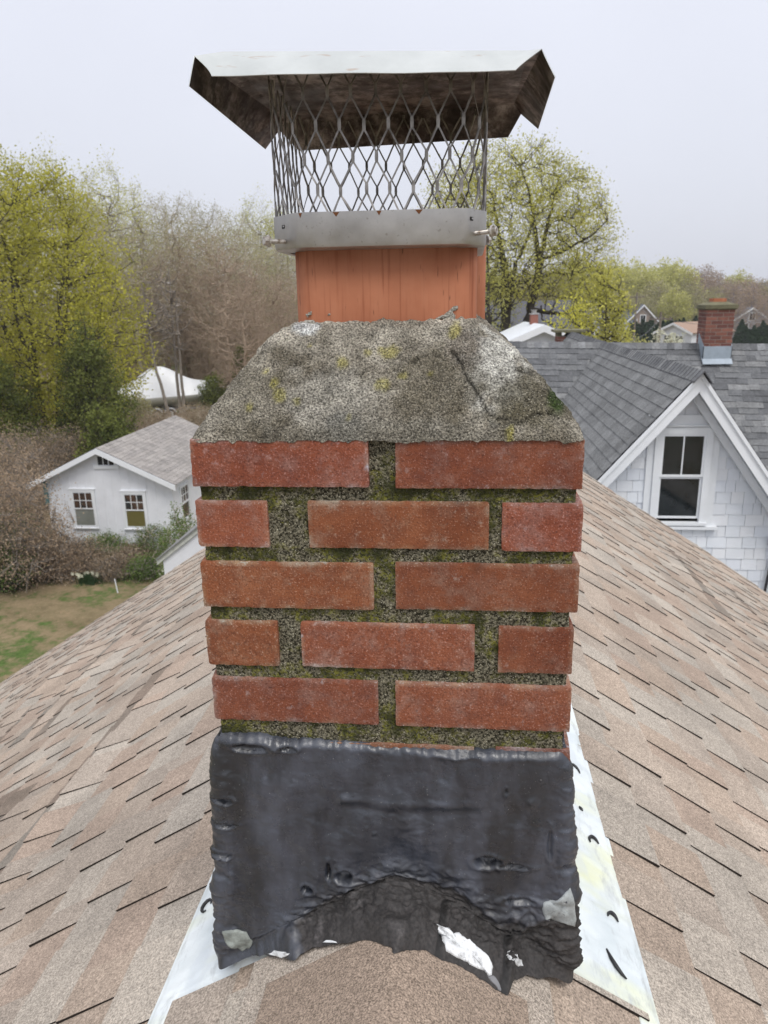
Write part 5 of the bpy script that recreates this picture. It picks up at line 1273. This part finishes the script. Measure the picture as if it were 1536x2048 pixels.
# ================================================================== GARAGE (left)
ga = thing('garage', 'small white board-sided garage with grey shingle gable roof behind the hedge', 'garage', (-11.8, 26, GZ))
gpx, gpz, gy0, gy1, gs = -11.84, -3.79, 22.5, 29.8, 0.475
cg_ = 1/math.hypot(1, gs); LG = [(0.31, 0.288, 0.27), (0.33, 0.305, 0.285), (0.29, 0.27, 0.255), (0.345, 0.32, 0.30)]
for sg in (-1, 1):
    D_ = (sg*cg_, 0, -gs*cg_); N_ = (sg*gs*cg_, 0, cg_)
    V, Fc, M, Cc = shingles((gpx, gy0, gpz), (0, 1, 0), D_, N_, gy1-gy0, 2.58/cg_, .145, g, LG, .007, .009, (.3, 1.0), seg=1)
    mesh('roof_slope', V, Fc, [GSHING, GEDGE], ga, mi=M, colf=Cc)
    w_ = 2.58; mb = MB(); mb.poly([(gpx, gy0+.01, gpz-.012), (gpx, gy1-.01, gpz-.012), (gpx+sg*w_, gy1-.01, gpz-.012-gs*w_), (gpx+sg*w_, gy0+.01, gpz-.012-gs*w_)][::sg], N_, .06); mb.build('roof_deck', WHITE, ga)
    mb = MB(); y_ = gy0-.03; P_ = [(gpx, y_, gpz-.02), (gpx+sg*(w_+.03), y_, gpz-.02-gs*(w_+.03)), (gpx+sg*(w_+.03), y_, gpz-.20-gs*(w_+.03)), (gpx, y_, gpz-.20)]; mb.poly(P_[::-1] if sg > 0 else P_, (0, -1, 0), .03)
    mb.build('rake_board', WHITE, ga)
gx0, gx1 = -13.93, -9.50; mb = MB(); yw = gy0+.32
zz = lambda x: gpz-.10-gs*abs(x-gpx)
mb.poly([(gx0, yw, GZ-.2), (gx1, yw, GZ-.2), (gx1, yw, zz(gx1)), (gpx, yw, zz(gpx)), (gx0, yw, zz(gx0))], (0, -1, 0), .1)
x = gx0+.25
while x < gx1: mb.box((x-.018, yw-.014, GZ-.1), (x+.018, yw-.001, zz(x)-.01)); x += .30
mb.build('gable_wall', WBOARD, ga)
mb = MB(); mb.box((gx1-.1, yw+.1, GZ-.2), (gx1, gy1-.3, zz(gx1))); mb.box((gx0, yw+.1, GZ-.2), (gx0+.1, gy1-.3, zz(gx0))); mb.box((gx0+.1, gy1-.4, GZ-.2), (gx1-.1, gy1-.3, zz(gx0))); mb.build('side_wall', WBOARD, ga)
k = Mt('window_glass_brown', .15, spec=.5); k.base(k.ramp(k.noise(2.5, 2), (.4, (.03, .035, .035)), (.55, (.10, .055, .035)), (.7, (.14, .14, .12)))); GLB = k.m
OLB = paint('olive_blind', (.14, .12, .03), .8)
GREYB = paint('grey_box_behind_glass', (.22, .23, .20), .7, .3)
fr_ = yw
window(ga, -13.02, -12.30, -6.58, -5.36, yw-.016, .085, 3, 2, lower=GREYB, glass=GLB, head=.03)
window(ga, -11.20, -10.50, -6.60, -5.42, yw-.016, .085, 3, 2, lower=OLB, glass=GLB, head=.03)
mb = MB(); a, b, c_, d_ = -11.96, -11.40, -4.42, -4.12
v_ = MB(); v_.box((a, yw-.02, c_), (b, yw+.02, d_)); 
mb.box((a-.06, yw-.05, c_-.02), (a, yw+.0, d_+.02)); mb.box((b, yw-.05, c_-.02), (b+.06, yw, d_+.02)); mb.box((a, yw-.05, d_), (b, yw, d_+.05)); mb.box((a-.16, yw-.06, c_-.13), (b+.16, yw, c_-.02))
for i in (1, 2): xx = a+(b-a)*i/3; mb.box((xx-.012, yw-.045, c_), (xx+.012, yw-.021, d_))
vw = mb.build('attic_window', WHITE, ga); v_.build('pane', GLASS, vw)
# side window (faces +X)
mb = MB(); sy0, sy1, sz0, sz1 = 23.55, 24.25, -6.55, -5.42; X1 = gx1
mb.box((X1, sy0-.08, sz0-.06), (X1+.05, sy0, sz1+.08)); mb.box((X1, sy1, sz0-.06), (X1+.05, sy1+.08, sz1+.08)); mb.box((X1, sy0, sz1), (X1+.05, sy1, sz1+.08)); mb.box((X1, sy0, sz0-.06), (X1+.05, sy1, sz0))
sw = mb.build('window', WHITE, ga); mb = MB(); zm = (sz0+sz1)/2
mb.box((X1+.004, sy0, zm-.03), (X1+.03, sy1, zm+.03))
for i in (1, 2): yy = sy0+(sy1-sy0)*i/3; mb.box((X1+.004, yy-.012, zm), (X1+.022, yy+.012, sz1))
mb.box((X1+.0045, sy0, (zm+sz1)/2-.012), (X1+.0215, sy1, (zm+sz1)/2+.012)); mb.build('sash', WHITE, sw)
mb = MB(); mb.box((X1-.01, sy0, zm), (X1+.003, sy1, sz1)); mb.box((X1-.01, sy0, sz0), (X1+.003, sy1, zm)); mb.build('pane', GLB, sw)
mb = MB(); mb.box((gx0-.03, yw-.12, GZ+1.9), (gx0+.05, yw-.0, GZ+2.7)); mb.build('downpipe_shoe', paint('teal_paint', (.05, .16, .17)), ga)

# small white shed roof edge between our roof and the garage
sh = thing('shed', 'white gable corner with mossy rake board showing beside the bricks, below the garage', 'shed', (-5.4, 15, GZ))
a = ony(313, 1118, 14.0); b = ony(420, 1033, 14.0); sl_ = (b[2]-a[2])/(b[0]-a[0]); pk = a+(b-a)*2.2
mb = MB(); mb.poly([(a[0]+.12, 14.06, GZ), (2*pk[0]-a[0]-.12, 14.06, GZ), (2*pk[0]-a[0]-.12, 14.06, a[2]), (pk[0], 14.06, pk[2]-.12), (a[0]+.12, 14.06, a[2])], (0, -1, 0), .1); mb.box((a[0]+.12, 14.17, GZ), (a[0]+.2, 17, a[2]-.05)); mb.build('gable_wall', WBOARD, sh)
for s_, nm in ((1, 0), (-1, 1)):
    A_ = np.array(a) if s_ > 0 else np.array((2*pk[0]-a[0], a[1], a[2])); mb = MB()
    mb.poly([A_, pk, pk+(0, 0, -.14), A_+(0, 0, -.14)] if s_ < 0 else [A_+(0, 0, -.14), pk+(0, 0, -.14), pk, A_], (0, -1, 0), .04); mb.build('rake_board', paint('mossy_white', (.62, .64, .58), .8, .3, 9), sh)
    mb = MB(); P_ = [A_+(0, -.05, .01), pk+(0, -.05, .01), pk+(0, 3, .01), A_+(0, 3, .01)]; mb.poly(P_ if s_ > 0 else P_[::-1], (0, 0, 1), .03); mb.build('roof_slope', paint('shed_roof', (.25, .25, .25), .9), sh)

# ================================================================== BOATS UNDER WRAP
def wrapped_boat(label, c, rz, L, cov, hull, mast=True):
    bt = thing('wrapped_boat', label, 'boat', c, None, rz); ORG[bt.name] = (0, 0, 0)
    nu, nv = 40, 21; V = []
    for i in range(nu):
        u = i/(nu-1); x = (u-.5)*L; w = 1.15*(1-max(0, (u-.55)/.45)**2.2)*(1-0.10*max(0, (.1-u)/.1)); rid = 1.35+1.35*math.exp(-((u-.42)/.24)**2)+.35*u; rid = rid if u > .04 else rid*(.6+10*u)
        for j in range(nv):
            t = j/(nv-1)*2-1; y = w*t; e_ = 1-abs(t)**1.25; z = .70+.25*u+(rid-.50-.25*u)*e_*(1-.10*math.sin(u*40)*abs(t)*e_)
            V.append((x, y, z+.8))
    mesh('cover', V, gridf(nu, nv), cov, bt, smooth=True)
    V = []
    for i in range(nu):
        u = i/(nu-1); x = (u-.5)*L; w = 1.17*(1-max(0, (u-.55)/.45)**2.2)
        for t, zz_ in ((-1, .74+.25*u), (-1.01, .60+.25*u), (-.8, .30+.4*u*u), (0, .0+.75*max(0, u-.6)**1.5*2), (.8, .30+.4*u*u), (1.01, .60+.25*u), (1, .74+.25*u)): V.append((x, w*t, zz_+.8))
    f = gridf(nu, 7); mesh('hull', V, f, hull, bt, smooth=True)
    mb = MB(); 
    for s_ in (-1, 1): mb.bar((-L*.45, s_*.6, .62), (L*.55, s_*.2, .62), .10, .14)
    mb.bar((-.9, -1.1, .45), (-.9, 1.1, .45), .1, .1); mb.bar((.1, -1.1, .45), (.1, 1.1, .45), .1, .1); mb.build('trailer_frame', paint('galv', (.3, .3, .32), .5), bt)
    for x_ in (-.9, .1):
        for s_ in (-1, 1):
            m2 = MB(); P_ = [(x_+.33*math.cos(a), s_*1.1, .36+.33*math.sin(a)) for a in np.linspace(0, 6.283, 17)[:-1]]; 
            V = []
            for dy, rr in ((-.1, .26), (-.1, .34), (.1, .34), (.1, .26)): V += [(x_+rr*math.cos(a), s_*1.1+dy, .36+rr*math.sin(a)) for a in np.linspace(0, 6.283, 17)[:-1]]
            m2.add(V, [(j*16+i, j*16+(i+1) % 16, (j+1) % 4*16+(i+1) % 16, (j+1) % 4*16+i) for j in range(4) for i in range(16)]); w_ = m2.build('wheel', paint('rubber', (.03, .03, .03)), bt)
            m2 = MB(); m2.tube([(x_, s_*1.16, .36), (x_, s_*1.19, .36)], .24, 12); m2.build('rim', WHITE, w_)
            m2 = MB(); m2.tube([(x_+.42*math.cos(a), s_*1.1, .40+.40*math.sin(a)) for a in np.linspace(.2, 2.94, 8)], .05, 6); m2.build('mudguard', WHITE, bt)
    return bt
WRAP = paint('shrink_wrap', (.88, .90, .93), .35, .1, 2); TANC = paint('tan_tarp', (.42, .32, .22), .7, .2, 2)
k_ = at(338, 800, 60); wrapped_boat('boat under white shrink wrap on a trailer, among the bare trees', (k_[0], k_[1], gz(k_[0], k_[1])), R(18), 7.6, WRAP, paint('hull_grey', (.60, .60, .57), .4))
k_ = at(448, 780, 74); wrapped_boat('boat under a tan tarp behind the white wrapped boat', (k_[0], k_[1], gz(k_[0], k_[1])), R(12), 7.0, TANC, TANC)
for px, D_, top in ((352, 54, 560), (368, 55, 530), (376, 54.5, 580)):
    b = base_at(px, D_); H = hgt(top, D_, px); ln = (352-px)*.0
    o_ = tree('bare_sapling', {352: 'leaning slim trunk crossing the middle of the wrapped boat', 368: 'slim upright trunk before the wrapped boat, middle of three', 376: 'slim upright trunk before the wrapped boat, rightmost of three'}[px], 'tree', b,
          growtree(200+px, [[(0.0, 0, 0, .13), ((-.9 if px == 352 else 0), 0, H*.45, .10), ((-1.3 if px == 352 else .1), 0, H, .03)]], (-.3, 0, H*.8), (1.5, 1.5, H*.28), 9, 40, 240, 1, .08, uneven=.4), BARK, REDB)

# ================================================================== FAR RIGHT: village and hills
WALLS = [paint('far_wall_white', (.66, .68, .72), .8), paint('far_wall_tan', (.30, .24, .20), .8), paint('far_wall_grey', (.36, .38, .42), .8)]
ROOFS = [paint('far_roof_slate', (.13, .15, .19), .8), paint('far_roof_tan', (.33, .22, .16), .8), paint('far_roof_dark', (.09, .09, .10), .8)]
def far_house(label, px, py, D, w, dp, h, pitch, rz, wm, rm, win=2, chimney=False, zoff=None):
    q = at(px, py, D); z0 = gz(q[0], q[1]); q = (q[0], q[1], z0)
    eave = max(2.2, at(px, py, D)[2]-z0) if zoff is None else zoff
    o = thing('village_house', label, 'house', q, None, rz); ORG[o.name] = (0, 0, 0); mb = MB(); zr = eave+w/2*pitch
    mb.poly([(-w/2, -dp/2, 0), (w/2, -dp/2, 0), (w/2, -dp/2, eave), (0, -dp/2, zr), (-w/2, -dp/2, eave)], (0, -1, 0), .1)
    mb.poly([(-w/2, dp/2, 0), (w/2, dp/2, 0), (w/2, dp/2, eave), (0, dp/2, zr), (-w/2, dp/2, eave)][::-1], (0, 1, 0), .1)
    mb.box((-w/2, -dp/2+.1, 0), (-w/2+.1, dp/2-.1, eave-.02)); mb.box((w/2-.1, -dp/2+.1, 0), (w/2, dp/2-.1, eave-.02)); mb.build('wall', wm, o)
    c_ = 1/math.hypot(1, pitch)
    for s_ in (-1, 1):
        mb = MB(); n_ = (s_*pitch*c_, 0, c_); e_ = .35; P_ = [(0, -dp/2-e_, zr+.12), (0, dp/2+e_, zr+.12), (s_*(w/2+e_), dp/2+e_, zr+.12-pitch*(w/2+e_)), (s_*(w/2+e_), -dp/2-e_, zr+.12-pitch*(w/2+e_))]
        mb.poly(P_[::s_], n_, .12); mb.build('roof', rm, o)
        mb = MB(); y_ = -dp/2-e_-.03; P_ = [(0, y_, zr+.10), (s_*(w/2+e_), y_, zr+.10-pitch*(w/2+e_)), (s_*(w/2+e_), y_, zr-.2-pitch*(w/2+e_)), (0, y_, zr-.2)]; mb.poly(P_ if s_ < 0 else P_[::-1], (0, -1, 0), .03); mb.build('rake_board', WHITE, o)
    def win_(x, z, ww=.5, hh=.75, side=False):
        mb = MB(); m2 = MB()
        if not side:
            y_ = -dp/2; mb.box((x-ww-.12, y_-.06, z-hh-.12), (x+ww+.12, y_-.005, z+hh+.12)); m2.box((x-ww, y_-.09, z-hh), (x-.03, y_-.061, z+hh)); m2.box((x+.03, y_-.09, z-hh), (x+ww, y_-.061, z+hh))
        else:
            x_ = -w/2; mb.box((x_-.06, x-ww-.12, z-hh-.12), (x_-.005, x+ww+.12, z+hh+.12)); m2.box((x_-.09, x-ww, z-hh), (x_-.061, x+ww, z+hh))
        f_ = mb.build('window', WHITE, o); m2.build('pane', GLASS, f_)
    for i in range(win): win_((-w/2+w*(i+1)/(win+1)), eave-1.2)
    if w > 5 and pitch > .5: win_(0, eave+w*pitch*.16, .4, .55)
    for i in range(3): win_(-dp/2+dp*(i+.5)/3, eave-1.3, side=True)
    if chimney:
        mb = MB(); mb.box((-.17, -.15, zr-.6), (.17, .15, zr+.5)); c = mb.build('chimney', paint('far_brick', (.26, .10, .07)), o); mb = MB(); mb.box((-.2, -.18, zr+.505), (.2, .18, zr+.56)); mb.tube([(0, 0, zr+.56), (0, 0, zr+.68), (0, 0, zr+.72)], [.12, .12, .17], 10); mb.build('chimney_cap', STEEL, c)
    return o
far_house('far gabled house with tan walls and white trim in front of the wood', 1278, 648, 150, 6.5, 8, 5, 1.05, R(-4), WALLS[1], ROOFS[0])
far_house('far white house with blue-grey roof at the right of the large maple', 1218, 645, 150, 7, 11, 5, .7, R(62), WALLS[0], ROOFS[0])
far_house('low white house with tan roof seen left of the small brick chimney', 1388, 662, 108, 5.2, 8.0, 3, .42, R(-52), WALLS[0], ROOFS[1])
far_house('white gabled house in a row at the edge of the far wood', 1340, 632, 210, 7, 10, 4, .8, R(12), WALLS[0], ROOFS[2])
far_house('grey far house with a round-topped white gable', 1384, 632, 205, 7, 9, 4, .8, R(-25), WALLS[2], ROOFS[0])
far_house('far white house at the right edge beyond the chimney', 1535, 628, 190, 7, 9, 4, .7, R(30), WALLS[0], ROOFS[0])
far_house('grey-roofed far house just right of the small brick chimney', 1500, 640, 150, 6, 7, 4, .7, R(-15), WALLS[2], ROOFS[2])
far_house('far white house with dark roof low between the tan gable and the tan roof', 1325, 645, 180, 7, 9, 4, .6, R(40), WALLS[0], ROOFS[2])
far_house('far white house furthest right above the dark hedge', 1480, 630, 230, 8, 10, 4, .6, R(-30), WALLS[0], ROOFS[0])
far_house('small far white house with slate roof half way along the distant row', 1362, 622, 260, 8, 12, 4, .6, R(60), WALLS[0], ROOFS[0])
far_house('tiny far white house between the clay flue and the maple trunk', 984, 610, 120, 6, 9, 4, .7, R(8), WALLS[0], ROOFS[2])
far_house('dark-roofed house behind the trunks of the large maple', 1075, 655, 62, 7, 8, 5, .55, R(80), WALLS[2], ROOFS[2])
nw = far_house('white house with pale roof and brick chimney just over the grey ridge', 1066, 684, 37, 3.6, 4, 4, .42, R(6), WALLS[0], paint('pale_metal_roof', (.78, .81, .85), .5), chimney=True)
# stub chimney with a stone cap beyond the grey ridge
q = at(1135, 690, 21); cs_ = thing('stub_chimney', 'low brick chimney with an arched stone cap behind the grey ridge', 'chimney', (q[0], q[1], -2.2)); ORG[cs_.name] = (0, 0, 0)
zt = at(1135, 659, 21)[2]+2.2
brick_stack(cs_, -.30, .30, -.3, .3, 0, zt-.16); 
mb = MB(); mb.box((-.40, -.4, zt-.06), (.40, .4, zt)); 
mb.box((-.30, -.3, zt-.16), (-.2, .3, zt-.06)); mb.box((.2, -.3, zt-.16), (.3, .3, zt-.06)); mb.build('stone_cap', CEM2, cs_)
bk_ = MB(); bk_.box((q[0]-2.6, q[1]-1.6, GZ), (q[0]+2.6, q[1]+3, -2.3)); 
hb = thing('rear_wing', 'low white wing under the stub chimney, hidden behind the grey ridge', 'house', (q[0], q[1], GZ)); bk_.build('wall', WALLS[0], hb)
mb = MB(); mb.poly([(q[0]-2.8, q[1]-1.8, -2.25), (q[0]+2.8, q[1]-1.8, -2.25), (q[0]+2.8, q[1]+.7, -1.6), (q[0]-2.8, q[1]+.7, -1.6)], (0, -.25, .97), .06); mb.poly([(q[0]-2.8, q[1]+.7, -1.6), (q[0]+2.8, q[1]+.7, -1.6), (q[0]+2.8, q[1]+3.2, -2.25), (q[0]-2.8, q[1]+3.2, -2.25)], (0, .25, .97), .06); mb.build('roof', ROOFS[0], hb)
# utility poles with wires
def pole(label, px, top, D, arm=True):
    b = base_at(px, D, 700); H = hgt(top, D, px); o = thing('utility_pole', label, 'utility pole', b); ORG[o.name] = (0, 0, 0)
    mb = MB(); mb.tube([(0, 0, 0), (0, 0, H)], [.16, .11], 8); mb.build('pole', paint('pole_wood', (.17, .14, .11)), o)
    mb = MB(); mb.box((-1.1, -.06, H-.75), (1.1, .06, H-.62)); 
    for x_ in (-.9, -.3, .3, .9): mb.tube([(x_, 0, H-.62), (x_, 0, H-.45)], .05, 6)
    mb.build('crossarm', paint('arm_wood', (.15, .12, .10)), o); return np.array(b)+(0, 0, H-.5)
p1 = pole('utility pole standing in front of the arborvitae hedge', 1316, 622, 80); p2 = pole('far utility pole beside the blue-grey house', 1266, 583, 118); p3 = pole('utility pole near the right edge of the photo', 1540, 590, 110)
def wire(label, a, b, sag):
    mb = MB(); mb.tube([a*(1-t)+b*t-np.array((0, 0, sag*4*t*(1-t))) for t in np.linspace(0, 1, 14)], .022, 4); tag(mb.build('power_line', paint('wire', (.12, .12, .12))), label, 'wire')
wire('wire from the hedge pole towards the far pole', p1, p2, 1.0); wire('wire from the hedge pole to the right edge', p1, p3, 1.6); 
wire('wire sloping down left from the hedge pole over the grey roof', p1, at(1200, 690, 40), .8)
# arborvitae hedge: each tree of the row
av = None; gq = np.random.default_rng(12); nA = 0
def cone_tree(n=2600, H=6.5, r=1.15):
    z = gq.random(n)**1.1*H; a = gq.uniform(0, 6.28, n); rr = r*np.clip(1-(z/H)**2.2, .03, 1)*(.75+.35*gq.random(n)); P_ = np.stack([rr*np.cos(a), rr*np.sin(a), z], 1)
    s_ = .30; aa = gq.normal(size=(n, 3))*s_*.35; bb = gq.normal(size=(n, 3))*s_*.2; aa[:, 2] += s_*.5
    return np.stack([P_-aa*.5, P_+bb, P_+aa, P_-bb], 1).reshape(-1, 3), np.repeat(gq.random(n), 4)[:, None]*np.ones((1, 3))
for px in list(np.arange(1258, 1400, 8))+list(np.arange(1478, 1560, 8.5)):
    b = base_at(px, 122+gq.normal()*1.0, 700); tp = (640+gq.normal()*5) if px < 1400 else (648+gq.normal()*6); H = hgt(tp, 122, px)
    if av is None:
        V, C0 = cone_tree(); av = thing('arborvitae', 'dark green columnar arborvitae in the clipped row beyond the grey roof', 'tree', b, 'arborvitae hedge trees'); ORG[av.name] = (0, 0, 0)
        mesh('crown', V, np.arange(len(V)).reshape(-1, 4), HEDG, av, col=C0); mb = MB(); mb.tube([(0, 0, -.2), (0, 0, 5)], [.12, .04], 6); mb.build('trunk', BARKD, av); o = av
    else: o = copy_tree(av)
    o.location = b; o.scale = (1, 1, H/6.5); o.rotation_euler[2] = gq.uniform(0, 6)
shrub('blossom_tree', 'small rounded tree in cream blossom beside the utility pole', 1338, 66, 655, 3.6, WFL, BARKT, 301, 5, .16, 500, py=690, cat='tree', lsp=.15)
shrub('shrub', 'green and white flowering bush before the blue-grey house', 1230, 62, 640, 5.5, PALE, BARKT, 302, 4, .18, 700, py=690, lsp=.2)
# far tree line on the right: individual trees, shared forms
for kd, lb, gp in (('pale', 'far pale-green tree on the skyline at the right', 'far pale trees on the right skyline'), ('bare', 'far bare grey tree on the skyline at the right', 'far bare trees on the right skyline')):
    pass
fproto = {}
form('f_pale', 111, 17, 4.6, 500, 8, .42, uneven=.25, lspread=.6, tw=.02); form('f_olive', 112, 17, 4.4, 500, 6, .36, uneven=.25, lspread=.6, tw=.022); form('f_bare', 113, 17, 4.2, 900, 3, .30, uneven=.25, lspread=.5, tw=.024)
BARKV = barkmat('twigs_grey_violet', (0.30, 0.26, 0.27))
def farplant(kind, px, top, D, wid=1.3):
    (sp_, H0) = forms['f_'+kind]; b = base_at(px, D, 650); H = hgt(top, D, px); s = H/H0
    lbs = {'pale': 'far pale yellow-green tree on the skyline behind the village houses', 'olive': 'far olive-grey tree on the skyline behind the village houses', 'bare': 'far bare grey-purple tree on the skyline behind the village houses'}
    nm, lb, bk, lf, gp = kinds[kind]
    if kind not in fproto: fproto[kind] = o = tree(nm, lb, 'tree', b, sp_, {'bare': BARKV}.get(kind, BARKT), {'bare': REDB}.get(kind, lf), gp)
    else: o = copy_tree(fproto[kind])
    o['label'] = lbs[kind]; o['group'] = 'far '+gp.replace('in the woods', 'on the skyline')
    o.location = b; o.scale = (s*wid, s*wid, s); o.rotation_euler[2] = g.uniform(0, 6.28); return o
for k_, px, top, D_, w_ in (('pale', 1225, 528, 175, 1.5), ('pale', 1262, 526, 180, 1.5), ('pale', 1288, 540, 170, 1.4), ('pale', 1322, 524, 190, 1.4), ('pale', 1345, 528, 185, 1.4), ('olive', 1312, 560, 160, 1.4), ('bare', 1385, 535, 200, 1.3), ('bare', 1405, 530, 205, 1.3), ('bare', 1430, 548, 195, 1.3),
                           ('olive', 1365, 560, 175, 1.4), ('bare', 1370, 545, 185, 1.3), ('olive', 1450, 556, 200, 1.4), ('pale', 1468, 545, 215, 1.3), ('bare', 1490, 552, 190, 1.4), ('bare', 1515, 556, 200, 1.4), ('olive', 1535, 560, 190, 1.4), ('bare', 1460, 560, 175, 1.3), ('bare', 1500, 568, 165, 1.3),
                           ('olive', 1240, 575, 150, 1.4), ('olive', 1275, 585, 150, 1.4), ('pale', 1345, 578, 150, 1.3), ('olive', 1420, 575, 170, 1.3), ('bare', 1560, 552, 190, 1.4), ('pale', 1150, 520, 180, 1.5), ('olive', 1100, 530, 170, 1.5), ('bare', 1050, 540, 170, 1.5), ('pale', 980, 540, 160, 1.5), ('olive', 900, 560, 170, 1.5), ('bare', 820, 560, 160, 1.5), ('olive', 1190, 545, 165, 1.5),
                           ('bare', 1475, 600, 135, 1.0), ('bare', 1525, 590, 135, 1.0)):
    farplant(k_, px, top, D_, w_)
# the wood behind everything, one mass
gq = np.random.default_rng(41); V = []; C0 = []
for _ in range(900):
    az = gq.uniform(-62, 55); D_ = gq.uniform(105, 260) if az < 4 else gq.uniform(205, 330)
    cx, cy = D_*math.sin(R(az)), D_*math.cos(R(az)); h = gq.uniform(8, 12.5) if az < 4 else gq.uniform(8, 12); n = 110
    u = gq.normal(size=(n, 3)); u /= np.linalg.norm(u, axis=1)[:, None]; P_ = u*np.array((5, 5, h*.5))*gq.uniform(.5, 1, (n, 1))+np.array((cx, cy, GZ+h*.5)); s_ = .9
    a = gq.normal(size=(n, 3))*s_*.5; b_ = gq.normal(size=(n, 3))*s_*.25; V.append(np.stack([P_-a, P_+b_, P_+a, P_-b_], 1).reshape(-1, 3)); C0.append(np.repeat(gq.random(n), 4))
V = np.concatenate(V); k = leafmat('distant_wood', (.11, .095, .075), (.20, .18, .12), .15)
tag(mesh('woodland', V, np.arange(len(V)).reshape(-1, 4), k, col=np.concatenate(C0)[:, None]*np.ones((1, 3))), 'far brown and olive wood behind the separate trees', 'wood', kind='stuff')
# low wooded hills on the horizon
V = []; n = 90
for i in range(n+1):
    a = R(-75+150*i/n); D_ = 420
    for rr, hh in ((0.75, -1), (0.95, 8+3.5*math.sin(i*.35)+2*math.sin(i*.9)), (1.3, 10+3*math.sin(i*.3+1)), (1.6, -3)): V.append((D_*rr*math.sin(a), D_*rr*math.cos(a), GZ+hh))
k = Mt('hill_woods', .95); k.base(k.ramp(k.noise(.15, 6, .7), (.35, (.06, .07, .05)), (.6, (.13, .125, .09)))); k.bump(k.noise(.3, 5), 1, 4)
tag(mesh('hills', V, gridf(n+1, 4), k.m, smooth=True), 'low wooded hills on the horizon', kind='structure')

# ================================================================== HAZE
mb = MB(); mb.box((-905, -905, GZ-3), (905, 905, 26))
hm = bpy.data.materials.new('haze_air'); hm.use_nodes = True; hm.node_tree.nodes.clear()
o_ = hm.node_tree.nodes.new('ShaderNodeOutputMaterial'); v_ = hm.node_tree.nodes.new('ShaderNodeVolumePrincipled')
v_.inputs['Color'].default_value = (0.93, 0.95, 1.0, 1); v_.inputs['Density'].default_value = 0.0005; v_.inputs['Anisotropy'].default_value = 0.2
hm.node_tree.links.new(v_.outputs[0], o_.inputs['Volume'])
hz_ = mb.build('haze', hm); tag(hz_, 'thin grey spring haze', kind='stuff')
